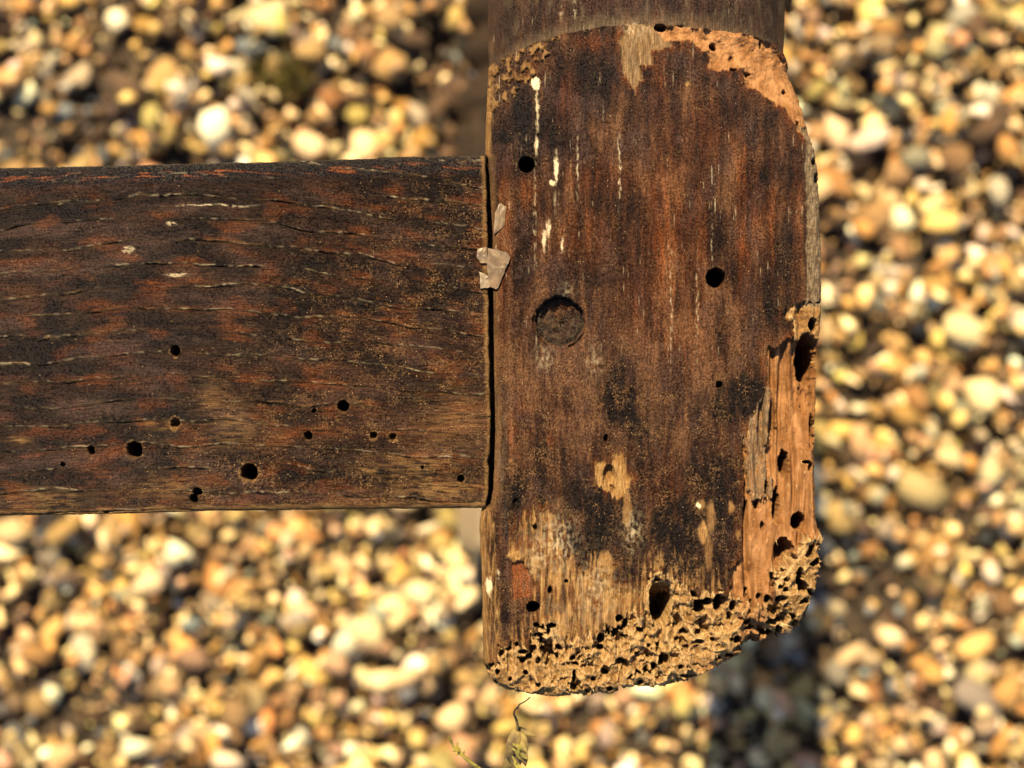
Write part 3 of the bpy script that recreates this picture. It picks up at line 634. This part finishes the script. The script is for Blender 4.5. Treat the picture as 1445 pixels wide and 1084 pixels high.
# peg
def sub(name, co, quads, tris, mat, parent, label=None):
    wco = np.stack([(co[:, 0] - 722.5) * S, (542 - co[:, 1]) * S, FACE_Z + co[:, 2] * S], -1) - np.array(foot)
    o = bpy.data.objects.new(name, np_mesh(name, wco, quads, tris)); col.objects.link(o)
    o.data.materials.append(mat); o.data.polygons.foreach_set('use_smooth', np.ones(len(o.data.polygons), bool)); o.parent = parent
    if label: o['label'] = label
    return o
na, nr = 72, 26
aa = np.linspace(0, 2 * np.pi, na, endpoint=False)
co = []; 
for k in range(nr):
    f = 1 - k / nr
    rr = 34 * f * (1 + 0.05 * pn(np.cos(aa) * 2.2, np.sin(aa) * 2.2, 77))
    x_, y_ = 790 + rr * np.cos(aa), 453 + rr * np.sin(aa)
    z_ = -29 + 16 * f ** 3 - 7 * ss(0.86, 1.0, f) + 7.5 * fbm(x_ / 13, y_ / 13, 78, 4) + 1.3 * pn(x_ / 2.5, y_ / 2.5, 79)
    co.append(np.stack([x_, y_, z_], -1))
low = co[0].copy(); low[:, 2] = -60; co.insert(0, low)
nr += 1
co = np.concatenate(co + [np.array([[790, 453, -15.]])])
ix = np.arange(nr * na).reshape(nr, na)
qd = np.stack([ix[:-1], ix[1:], np.roll(ix[1:], -1, 1), np.roll(ix[:-1], -1, 1)], -1).reshape(-1, 4)
tr = np.stack([ix[-1], np.full(na, nr * na), np.roll(ix[-1], -1)], -1)
peg = sub('dowel_peg', co, qd, tr, M_leg, leg, 'round dark peg sunk in its socket')
pm = np.zeros((len(co), 3)); 
set_attr(peg.data, 'wear', np.stack([pm[:, 0], pm[:, 0], 0.25 * ss(0, .4, fbm(co[:, 0] / 7, co[:, 1] / 7, 66, 3))], -1))
set_attr(peg.data, 'stain_shade', np.stack([0.42 + 0.5 * ss(24, 32, np.hypot(co[:, 0] - 790, co[:, 1] - 453)), 0.6 * ss(450, 430, co[:, 1]), pm[:, 0]], -1)); set_attr(peg.data, 'dust_glint', pm + np.array([.2, .9, 0])); set_attr(peg.data, 'tone', np.stack([0.55 + 0.8 * fbm(co[:, 0] / 9, co[:, 1] / 9, 208, 3), 0.1 + pm[:, 0], 0.5 * ss(445, 430, co[:, 1])], -1))  # rim darkened and upper side reddened to paint the socket's shade

# turned shaft running on above the block (out of the frame) and its beads
def lathe(prof, axis_x, axis_z, nseg=48):
    """prof: list of (y_px, r_px) -> rings round an axis along y"""
    a = np.linspace(0, 2 * np.pi, nseg, endpoint=False); co = []
    for (yy, r) in prof: co.append(np.stack([axis_x + r * np.cos(a), np.full(nseg, float(yy)), axis_z + r * np.sin(a)], -1))
    n = len(prof); ix = np.arange(n * nseg).reshape(n, nseg)
    q = np.stack([ix[:-1], np.roll(ix[:-1], -1, 1), np.roll(ix[1:], -1, 1), ix[1:]], -1).reshape(-1, 4)
    co.append(np.array([[axis_x, prof[0][0], axis_z], [axis_x, prof[-1][0], axis_z]], float)); b = n * nseg
    t = np.concatenate([np.stack([np.full(nseg, b), np.roll(ix[0], -1), ix[0]], -1), np.stack([np.full(nseg, b + 1), ix[-1], np.roll(ix[-1], -1)], -1)])
    return np.concatenate(co), q, t
def plain_attrs(o, wear=(0, 0, .15), stain_shade=(0, .1, 0), dust_glint=(.4, .1, 0), tone=(.55, .25, 0)):
    n = len(o.data.vertices)
    for nm, vv in (('wear', wear), ('stain_shade', stain_shade), ('dust_glint', dust_glint), ('tone', tone)): set_attr(o.data, nm, np.tile(np.array(vv, float), (n, 1)))
prof = [(-58, 219)] + [(y_, 218 - 14 * ss(-60, -700, y_) + (22 * math.exp(-((y_ + 900) / 35) ** 2) + 16 * math.exp(-((y_ + 990) / 25) ** 2) + 16 * math.exp(-((y_ + 1070) / 25) ** 2))) for y_ in range(-80, -1500, -14)]
cs, qs, ts = lathe(prof[::-1], 910, -222)
sh = sub('turned_shaft', cs, qs[:, ::-1], ts[:, ::-1], M_leg, leg); plain_attrs(sh)

# ---- stretcher
TXs = np.array([-700, 0, 150, 300, 420, 530, 532, 600, 690.]); TYs = np.array([246, 234, 231, 227, 224, 220.5, 219, 218, 217.])
BXs = np.array([-700, 0, 60, 150, 300, 450, 560, 690.]); BYs = np.array([742, 729, 728, 726.5, 722, 720.5, 719, 718.])
EYs = np.array([200, 217, 260, 330, 400, 500, 600, 640, 652, 662, 690, 712, 730.]); EXs = np.array([684, 684, 686, 688, 688.5, 690, 692, 691, 687.5, 690, 689, 686, 686.])
xs = np.concatenate([np.linspace(-420, -30, 110, endpoint=False), np.linspace(-30, 690, 560)])
nvs = 390; nus = len(xs)
v = np.linspace(0, 1, nvs)[:, None]; X0 = np.repeat(xs[None], nvs, 0)
yt = np.interp(X0, TXs, TYs) + 1.0 * fbm(X0 / 50, X0 * 0, 101, 4) + 0.5 * pn(X0 / 5, X0 * 0, 102)
ybb = np.interp(X0, BXs, BYs) + 1.0 * fbm(X0 / 40, X0 * 0, 103, 4) + 0.6 * pn(X0 / 6, X0 * 0, 104)
Y = yt + v * (ybb - yt)
xe = np.interp(Y, EYs, EXs) + 2.0 * fbm(Y / 22, Y * 0, 105, 5)
X = X0 + (xe - 690) * ss(560, 690, X0)
cg = np.interp(X, [-420, 0, 130, 260, 400, 690], [20, 2, -12, -18, -8, 34]) * (0.35 + 0.65 * ss(730, 250, Y))
G = Y - cg                                  # grain coordinate
dt = Y - yt; dbm = ybb - Y; de = xe - X
H = -rnd(dt, 30) * 0.8 - rnd(dbm, 14) - rnd(de, 5) * 0.8
H += 2.6 * fbm(X / 260, G / 70, 110, 3) + 0.9 * fbm(X / 80, G / 6.5, 111, 4) + 0.55 * fbm(X / 3.4, G / 2.6, 112, 2)
ring = fbm(X / 210, G / 23, 113, 3)
gl = (G + 13 * fbm(X / 150, G / 45, 114, 3) + 1.2 * fbm(X / 12, G / 30, 118, 3)); lin = np.abs((gl / 31.0) % 1 - 0.5) * 31.0          # distance from the ring lines
on = ss(-0.36, 0.0, fbm(X / 130, np.floor(gl / 31.0) * 3.7, 115, 3))
on = on * (0.5 + 0.5 * ss(-0.2, 0.3, fbm(X / 40, gl / 12, 119, 3)))
crk = np.exp(-(lin / 1.25) ** 2) * on; lip = np.exp(-((((gl / 31.0) % 1 - 0.5) * 31.0 + 2.0) / 1.1) ** 2) * on
H -= 4.2 * crk; H += 0.8 * lip
f2l = np.abs(((gl + 5 * fbm(X / 60, G / 20, 124, 3)) / 7.3) % 1 - 0.5) * 7.3; crk2 = np.exp(-(f2l / 0.9) ** 2) * ss(0.0, 0.3, fbm(X / 50, G / 9, 125, 3)); H -= 1.2 * crk2
pore = ss(0.40, 0.6, fbm(X / 46, G / 3.2, 116, 2)) * ss(-0.15, 0.3, pn(X / 60, G / 30, 117)); H -= 1.0 * pore
SH = [(247, 495, 6.4, 8, 70, .7), (247, 598, 7, 8.5, 22, .9), (189, 635, 11, 11, 90, .5), (128, 636, 5.5, 6.5, 60, .4), (88, 656, 3, 3.6, 40, 0), (351, 667, 12, 12, 90, .8), (278, 694, 6.5, 5, 60, .3), (273, 704, 5.5, 6, 60, .3),
      (484, 573, 8, 8, 80, .3), (443, 580, 3, 3, 40, 0), (435, 615, 6, 6, 30, .3), (527, 615, 5.5, 6, 20, .7), (554, 617, 5.5, 6, 18, .9), (650, 676, 5, 5.5, 30, .9), (596, 660, 2, 2.4, 20, 0), (148, 723, 4, 2, 20, 0), (0, 500, 3, 2, 4, 0), (205, 262, 12, 5, 3, 0)]
bare = np.zeros_like(X); hX = X + 1.4 * fbm(X / 5, Y / 5, 121, 3); hY = Y + 1.4 * fbm(X / 5, Y / 5, 122, 3); hN = 0.15 * pn(X / 4, Y / 4, 123); n12 = fbm(X / 5, Y / 5, 126, 3)
for (hx, hy, ra, rb, dp, ri) in SH:
    rr = ell(hX, hY, hx, hy, ra, rb)
    H -= dp * (ss(1.08, 0.80, rr) if dp > 25 else np.clip(1 - rr * rr, 0, 1) ** 0.7)
    k = ri * ss(1.42, 1.10, rr + 2.0 * hN); bare = np.maximum(bare, k * 0.6 * ss(-0.4, 0.2, n12))
# masks
wX = X + 8 * fbm(X / 40, G / 8, 131, 3); wG = Y + 4 * fbm(X / 40, G / 8, 132, 3)
bare = np.maximum(bare, 0.75 * ss(12, 1, dbm + 7 * fbm(X / 30, G / 5, 133, 4)))
bare = np.maximum(bare, 0.5 * ss(9, 2, de + 4 * fbm(X / 6, Y / 10, 134, 3)))
bare = np.maximum(bare, 0.40 * lip * ss(0, 0.4, fbm(X / 30, G / 12, 135, 3)))
for (hx, hy, ra, rb, s_) in [(620, 690, 60, 14, .55), (590, 655, 60, 16, .35), (520, 662, 14, 7, .5), (640, 600, 46, 50, .25), (240, 690, 60, 14, .3), (60, 705, 60, 14, .4), (230, 600, 26, 6, .4), (26, 622, 14, 5, .5), (330, 600, 40, 30, .25), (300, 562, 24, 20, .3)]:
    bare = np.maximum(bare, s_ * blob(wX, wG, hx, hy, ra, rb) * ss(-0.3, 0.25, fbm(X / 24, G / 4, 136, 4)))
red = np.clip(0.75 * ss(-0.02, 0.36, fbm(X / 60, G / 24, 137, 4)) * ss(0.2, 0.6, 0.6 + fbm(X / 120, G / 60, 138, 2)), 0, 1) * 0.42
red = np.maximum(red * ss(30, 50, dt), 0.95 * ss(26, 20, dt) * ss(9, 14, dt) * ss(0.05, 0.25, fbm(X / 46, G / 4, 139, 4)))
dark = np.clip(0.8 * blob(wX, wG, 76, 425, 14, 30) + 0.8 * blob(wX, wG, 66, 470, 22, 40) + 0.55 * ss(0.08, 0.4, fbm(X / 70, G / 16, 140, 4)) + 1.0 * ss(34, 18, dt + 6 * fbm(X / 40, G / 6, 141, 3)) * (1 - red) + 0.35 * blob(X, Y, 600, 690, 50, 14) + 1.0 * crk + 0.35 * crk2, 0, 1)
pale = 0.36 * lip * ss(0.0, 0.45, fbm(X / 11, G / 6, 142, 4) + 0.4 * fbm(X / 70, G / 20, 143, 2))
for (hx, hy, ra, rb, s_) in [(180, 352, 8, 5, .35), (242, 316, 6, 3, .35), (250, 388, 16, 1.6, .5), (85, 287, 4, 2, .3), (300, 290, 50, 1.3, .5)]:
    pale = np.maximum(pale, s_ * inn((ell(wX, wG, hx, hy, ra, rb) - 1) * rb, 1) * ss(-.2, .1, fbm(X / 8, G / 3, 145, 3)))
grey = np.clip(0.03 * ss(-0.1, 0.4, fbm(X / 100, G / 30, 146, 3)) * ss(560, 260, X) + 0.03 * ss(0, .4, fbm(X / 30, G / 8, 147, 3)), 0, 1) * ss(26, 40, dt)
speck = np.clip(0.05 + 0.60 * ss(220, 560, X + 0.9 * (Y - 480)) + 0.3 * fbm(X / 50, Y / 50, 148, 3), 0.05, 1)
gloss = np.clip(0.75 * ss(34, 16, dt) + 0.25 * ss(500, 150, X), 0, 1)
zero = np.zeros_like(X)
tone = 0.47 + 0.50 * fbm(X / 170, G / 40, 211, 4) + 0.40 * fbm(X / 90, Y / 70, 212, 4) + 0.16 * fbm(X / 80, G / 8, 213, 3) + 0.18 * ss(200, 600, X) * ss(400, 600, Y) - 0.8 * ss(36, 12, dt)
tone = np.clip(0.33 + 1.3 * (tone - 0.53), 0.02, 1)
haze = np.clip(0.85 * ss(-0.05, 0.42, fbm(X / 130, G / 40, 214, 4)) * (0.5 + 0.5 * ss(520, 150, X)), 0, 0.7) * ss(20, 44, dt)
st_o, loop, nf = grid_solid('stretcher', X, Y, H, 270, M_str, chair)
tot = len(st_o.data.vertices)
for nm, chs in (('wear', (bare, zero, grey)), ('stain_shade', (dark, red, pale)), ('dust_glint', (speck, gloss, zero)), ('tone', (tone, haze, 0.4 * ss(36, 20, dt) * ss(-.1, .3, fbm(X / 50, G / 5, 215, 3))))):
    set_attr(st_o.data, nm, ring_attr(np.stack([c.ravel() for c in chs], -1), loop, nf, tot))
st_o['label'] = 'flat horizontal stretcher with scattered worm holes'
# its tenon bridging the joint, coloured near black in place of the gap's shade
tb = np.array([[a, b, c] for a in (660., 720.) for b in (226., 711.) for c in (-200., -45.)])
tenon = sub('tenon', tb, np.array([[0, 1, 3, 2], [4, 6, 7, 5], [0, 4, 5, 1], [2, 3, 7, 6], [0, 2, 6, 4], [1, 5, 7, 3]]), None, M_str, st_o); plain_attrs(tenon, stain_shade=(.9, 0, 0))

# ---- varnish flakes
t = NT('amber_varnish')
fc = t.mix(t.noise((1.2, 1.2, 1.2), 4, 0.6, 0.35, 0.7, 1), (0.070, 0.037, 0.012), (0.165, 0.100, 0.044))
t.b.inputs['Transmission Weight'].default_value = 0.5; t.b.inputs['Subsurface Weight'].default_value = 0.0
M_flake = t.out(fc, 0.4)
def flake(pts, z0, tiltx, tilty, thick, mat, label=None):
    bm = bmesh.new(); cx = sum(p[0] for p in pts) / len(pts); cy = sum(p[1] for p in pts) / len(pts)
    def P(x, y, dz):
        z = z0 + tiltx * (x - cx) + tilty * (y - cy) + 0.35 * float(pn(np.array([x / 6.]), np.array([y / 6.]), 150)[0]) + dz
        return Vector(((x - 722.5) * S, (542 - y) * S, FACE_Z + z * S)) - foot
    top = []; dense = []
    for i in range(len(pts)):
        a, b = pts[i], pts[(i + 1) % len(pts)]
        for k in range(3): f = k / 3; dense.append((a[0] + (b[0] - a[0]) * f + random.uniform(-.7, .7), a[1] + (b[1] - a[1]) * f + random.uniform(-.7, .7)))
    tp = [bm.verts.new(P(x, y, 0)) for x, y in dense]; bt = [bm.verts.new(P(x, y, -thick)) for x, y in dense]
    md = [bm.verts.new(P(cx + (x - cx) * .6, cy + (y - cy) * .6, 0.15)) for x, y in dense]; c = bm.verts.new(P(cx, cy, 0.1)); n_ = len(dense)
    for i in range(n_):
        j = (i + 1) % n_
        bm.faces.new((tp[i], bt[i], bt[j], tp[j])); bm.faces.new((md[i], tp[i], tp[j], md[j])); bm.faces.new((c, md[i], md[j]))
    bm.faces.new(bt); bmesh.ops.recalc_face_normals(bm, faces=bm.faces)
    me = bpy.data.meshes.new('varnish_flake'); bm.to_mesh(me); bm.free()
    me.materials.append(mat); o = bpy.data.objects.new('varnish_flake', me); col.objects.link(o); o.parent = leg
    if label: o['label'] = label
    return o
random.seed(5)
flake([(688, 350), (703, 353), (716, 358), (720, 363), (717, 373), (711, 385), (704, 404), (700, 409), (691, 404), (687, 380)], 5, 0.10, -0.02, 3, M_flake, 'pale amber varnish chip bridging the joint')
flake([(674, 351), (687, 349), (689, 372), (678, 371), (673, 362)], 3.5, -0.05, 0.05, 2.5, M_flake)
flake([(676, 384), (689, 389), (691, 406), (679, 407)], 3.0, 0.0, 0.08, 2.5, M_flake)
flake([(698, 300), (706, 286), (714, 292), (712, 318), (697, 331)], 1.5, -0.06, 0.02, 1.5, M_flake)

# ---- frayed fibres standing off the eaten wood
t = NT('wood_fibre'); M_fib = t.out(t.mix(t.noise((0.8, 0.8, 0.8), 3, 0.6, 0.35, 0.65, 1), (0.20, 0.115, 0.045), (0.46, 0.32, 0.16)), 0.9)
rf = np.random.RandomState(31); fco, fq = [], []
def fibre(cx_, cy_, cz_, dx, dy, dz, ln, rad):
    b = len(fco) * 0 + sum(len(q_) for q_ in fco); pts_ = []
    side = np.array([-dy, dx, 0.0]); side /= np.linalg.norm(side) + 1e-9; up = np.array([0, 0, 1.0]); bend = rf.normal(0, 0.25, 3)
    for k_ in range(4):
        f_ = k_ / 3; p_ = np.array([cx_, cy_, cz_]) + (np.array([dx, dy, dz]) + bend * f_) * ln * f_; r_ = rad * (1 - 0.8 * f_)
        pts_ += [p_ + side * r_, p_ + up * r_, p_ - side * r_, p_ - up * r_]
    fco.append(np.array(pts_))
    for k_ in range(3):
        for m_ in range(4): fq.append([b + k_ * 4 + m_, b + k_ * 4 + (m_ + 1) % 4, b + k_ * 4 + 4 + (m_ + 1) % 4, b + k_ * 4 + 4 + m_])
cand = np.argwhere((mBL + 0.35 * mLL) > rf.rand(*mBL.shape) * 1.0 + 0.05)
for (iv_, iu_) in cand[rf.choice(len(cand), 330, replace=False)]:
    if HL[iv_, iu_] < -38: continue
    a_ = rf.choice([-1, 1]) * math.pi / 2 + rf.normal(0, 0.35)
    fibre(XL[iv_, iu_], YL[iv_, iu_], HL[iv_, iu_], math.cos(a_), math.sin(a_), rf.uniform(0.1, 0.6), rf.uniform(3, 9), rf.uniform(0.30, 0.6))
for k in range(18): fibre(1108 + rf.uniform(-6, 6), 884 + rf.uniform(-4, 4), -16, rf.uniform(0.2, 0.9), rf.uniform(0.3, 1.0), rf.uniform(0.2, 0.5), rf.uniform(7, 12), 0.5)
fib_o = sub('frayed_fibres', np.concatenate(fco), np.array(fq), None, M_fib, leg); fib_o['kind'] = 'stuff'
# ---- second leg lying on the gravel behind
k2 = (FACE_Z + CAM_D - 0.058) / CAM_D
def low(X_, Y_): return ((X_ - 722.5) * S * k2, (542 - Y_) * S * k2)
lx, ly = low(645, 800); _, ly2 = low(645, 150)
bm = bmesh.new()
W2 = 0.042; zc2 = 0.058 - W2 / 2; cx2 = lx + W2 / 2
bmesh.ops.create_cube(bm, size=1, matrix=Matrix.Translation((cx2, (ly + ly2) / 2, zc2)) @ Matrix.Diagonal((W2, ly2 - ly, W2, 1)))
bmesh.ops.bevel(bm, geom=list(bm.edges), offset=0.004, segments=3, affect='EDGES')
bmesh.ops.subdivide_edges(bm, edges=[e for e in bm.edges if e.calc_length() > 0.02], cuts=24, use_grid_fill=True)
for vtx in bm.verts:
    f = float(fbm(np.array([vtx.co.x * 160]), np.array([vtx.co.y * 120 + vtx.co.z * 90]), 160, 3)[0]); vtx.co += (vtx.co - Vector((cx2, vtx.co.y, zc2))).normalized() * f * 0.0012
    if vtx.co.y < ly + 0.012: vtx.co.y += 0.003 * float(pn(np.array([vtx.co.x * 300]), np.array([vtx.co.z * 300]), 161)[0])
vs = np.array([x.co[:] for x in bm.verts]); 
a = np.linspace(0, 2 * np.pi, 48, endpoint=False); rings = []
for i in range(150):
    yy = ly2 - 0.002 + i * 0.0016
    d = yy - ly2
    r = 0.0195 - 0.004 * float(ss(0, 0.01, d)) + 0.0045 * abs(math.sin(d * math.pi / 0.012)) ** 0.7 * (d < 0.05) - (0.001 if d > 0.05 else 0)
    rings.append([bm.verts.new((cx2 + r * math.cos(q_), yy, zc2 + r * math.sin(q_))) for q_ in a])
for r0, r1 in zip(rings[:-1], rings[1:]):
    for j in range(48): bm.faces.new((r0[j], r0[(j + 1) % 48], r1[(j + 1) % 48], r1[j]))
bm.faces.new(rings[0]); bm.faces.new(rings[-1])
bmesh.ops.recalc_face_normals(bm, faces=bm.faces)
for vtx in bm.verts: vtx.co -= foot
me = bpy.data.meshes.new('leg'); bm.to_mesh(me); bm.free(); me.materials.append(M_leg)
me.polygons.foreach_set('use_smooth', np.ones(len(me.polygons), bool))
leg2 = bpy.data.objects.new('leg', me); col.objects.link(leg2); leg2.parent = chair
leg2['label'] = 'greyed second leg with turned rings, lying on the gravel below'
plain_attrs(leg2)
vy = np.array([v_.co.y + foot.y for v_ in leg2.data.vertices]); blk = ss(0.045, -0.01, vy)     # the block end is bleached, the turned part is darkened in place of shadow
for nm, arr in (('wear', np.stack([0.05 * blk, 0 * blk, 0.1 + 0.55 * blk], -1)), ('stain_shade', np.stack([0.75 * (1 - blk), 0 * blk, 0.16 * blk], -1))):
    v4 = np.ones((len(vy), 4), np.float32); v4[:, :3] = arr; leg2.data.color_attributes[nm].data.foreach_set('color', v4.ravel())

# ------------------------------------------------------------------ dry sprig under the foot, moss among the stones
t = NT('dry_plant'); dc = t.mix(t.noise((0.5, 0.5, 0.5), 4, 0.6, 0.35, 0.65, 1), (0.040, 0.024, 0.009), (0.13, 0.095, 0.026))
M_dry = t.out(dc, 0.8)
t = NT('green_moss'); gc = t.mix(t.noise((0.3, 0.3, 0.3), 4, 0.6, 0.35, 0.65, 1), (0.065, 0.058, 0.008), (0.17, 0.145, 0.02)); M_moss = t.out(gc, 0.85)
def tube(bm, pts, rad, seg=7):
    prev = None
    for i, p in enumerate(pts):
        d = (pts[min(i + 1, len(pts) - 1)] - pts[max(i - 1, 0)]).normalized()
        n1 = d.cross(Vector((0.2, 0.1, 1))).normalized(); n2 = d.cross(n1); r = rad[i] if hasattr(rad, '__len__') else rad
        ring_ = [bm.verts.new(p + (n1 * math.cos(2 * math.pi * k / seg) + n2 * math.sin(2 * math.pi * k / seg)) * r) for k in range(seg)]
        if prev:
            for k in range(seg): bm.faces.new((prev[k], prev[(k + 1) % seg], ring_[(k + 1) % seg], ring_[k]))
        else: bm.faces.new(ring_)
        prev = ring_
    bm.faces.new(prev[::-1])
def blade(bm, a, b, wd, up=Vector((0, 0, 1)), curl=0.0, n_=7):
    d = b - a; s = d.cross(up).normalized(); rows = []
    for i in range(n_):
        f = i / (n_ - 1); wv = wd * math.sin(math.pi * min(1, 0.12 + 0.88 * f)) ** 0.8
        p = a + d * f + up * (curl * math.sin(math.pi * f))
        rows.append([bm.verts.new(p - s * wv + up * wv * .35), bm.verts.new(p - up * wv * .1), bm.verts.new(p + s * wv + up * wv * .35)])
    for r0, r1 in zip(rows[:-1], rows[1:]):
        for j in (0, 1): bm.faces.new((r0[j], r0[j + 1], r1[j + 1], r1[j]))
def plant_part(name, bm, mat, parent, origin, solid=0.0):
    for vtx in bm.verts: vtx.co -= origin
    me = bpy.data.meshes.new(name); bm.to_mesh(me); bm.free(); me.materials.append(mat)
    me.polygons.foreach_set('use_smooth', np.ones(len(me.polygons), bool))
    o = bpy.data.objects.new(name, me); col.objects.link(o)
    o.parent = parent
    if solid:
        mod = o.modifiers.new('thickness', 'SOLIDIFY'); mod.thickness = solid
    return o
DZ = -150
base = px(748, 984, -60)
sprig = bpy.data.objects.new('dry_sprig', None); col.objects.link(sprig); sprig.location = base
tag(sprig, 'withered brown plant sprig dangling on a thread from the eaten foot', 'plant')
path = [(748, 984, -60), (741, 990, -80), (733, 994, -100), (731, 998, -110), (726, 1002, -115), (725, 1008, -120), (728, 1014, -125), (730, 1022, -130), (729, 1030, DZ)]
bm = bmesh.new(); tube(bm, [px(*p) for p in path], [0.00008, .00008, .00009, .00012, .0001, .00012, .00016, .00018, .0002]); plant_part('stem', bm, M_dry, sprig, base)
for (a, b, wd, curl) in [((730, 1028, DZ), (716, 1072, DZ - 5), .0008, .0006), ((729, 1030, DZ), (728, 1090, DZ - 20), .0010, .0008), ((731, 1030, DZ), (742, 1066, DZ - 8), .0008, .0007), ((730, 1026, DZ), (757, 1040, DZ + 6), .0003, .0003),
                         ((727, 1040, DZ + 3), (712, 1100, DZ - 40), .0008, .0004), ((734, 1044, DZ + 4), (742, 1082, DZ), .0006, .0004)]:
    bm = bmesh.new(); blade(bm, px(*a), px(*b), wd, curl=curl); plant_part('leaf', bm, M_dry, sprig, base, 0.00008)
random.seed(3)
for k in range(12):
    x0, y0 = random.uniform(718, 736), random.uniform(1048, 1082); bm = bmesh.new()
    blade(bm, px(x0, y0, DZ + 12), px(x0 + random.uniform(4, 14), y0 + random.uniform(6, 16), DZ + 14), .00012, n_=5); plant_part('leaflet', bm, M_moss, sprig, base, 0.00005)
base2 = px(700, 1100, DZ - 60)
strand = bpy.data.objects.new('moss_strand', None); col.objects.link(strand); strand.location = base2
tag(strand, 'thin yellow-green moss strand curving beside the dry sprig', 'moss')
pts = [px(*p) for p in [(700, 1100, DZ - 60), (682, 1090, DZ - 50), (664, 1076, DZ - 40), (650, 1064, DZ - 35), (640, 1054, DZ - 30), (634, 1038, DZ - 30)]]
bm = bmesh.new(); tube(bm, pts, [.0003, .0003, .00028, .00022, .00018, .0001]); plant_part('stem', bm, M_moss, strand, base2)
for k in range(26):
    f = random.uniform(0, 4.99); i = int(f); p = pts[i].lerp(pts[i + 1], f - i); d = (pts[i + 1] - pts[i]).normalized()
    e = p + (d * random.uniform(.4, 1) + Vector((random.uniform(-.8, .8), random.uniform(-.8, .8), random.uniform(-.1, .6)))).normalized() * random.uniform(.0006, .0013)
    bm = bmesh.new(); blade(bm, p, e, .00013, n_=5); plant_part('leaflet', bm, M_moss, strand, base2, 0.00004)
# moss cushion on the gravel
mx, my = gpos(392, 98)
ci = hm[int((my + WY / 2) / CELL), int((mx + WX / 2) / CELL)]
mossb = Vector((mx, my, ci - 0.002)); bm = bmesh.new()
for k in range(420):
    a_ = random.uniform(0, 6.28); rr_ = 0.0085 * math.sqrt(random.random()); p = mossb + Vector((rr_ * math.cos(a_) * 1.25, rr_ * math.sin(a_) * .8, 0))
    e = p + Vector((random.uniform(-.5, .5), random.uniform(-.5, .5), 1)).normalized() * random.uniform(.003, .0065) * (1.15 - rr_ / 0.012)
    blade(bm, p, e, .0005, up=Vector((random.uniform(-1, 1), random.uniform(-1, 1), .1)).normalized(), n_=4)
for vtx in bm.verts: vtx.co -= mossb
me = bpy.data.meshes.new('moss_tuft'); bm.to_mesh(me); bm.free(); me.materials.append(M_moss)
moss = bpy.data.objects.new('moss_tuft', me); col.objects.link(moss); moss.location = mossb
tag(moss, 'small olive green moss tuft growing between pebbles', 'moss')
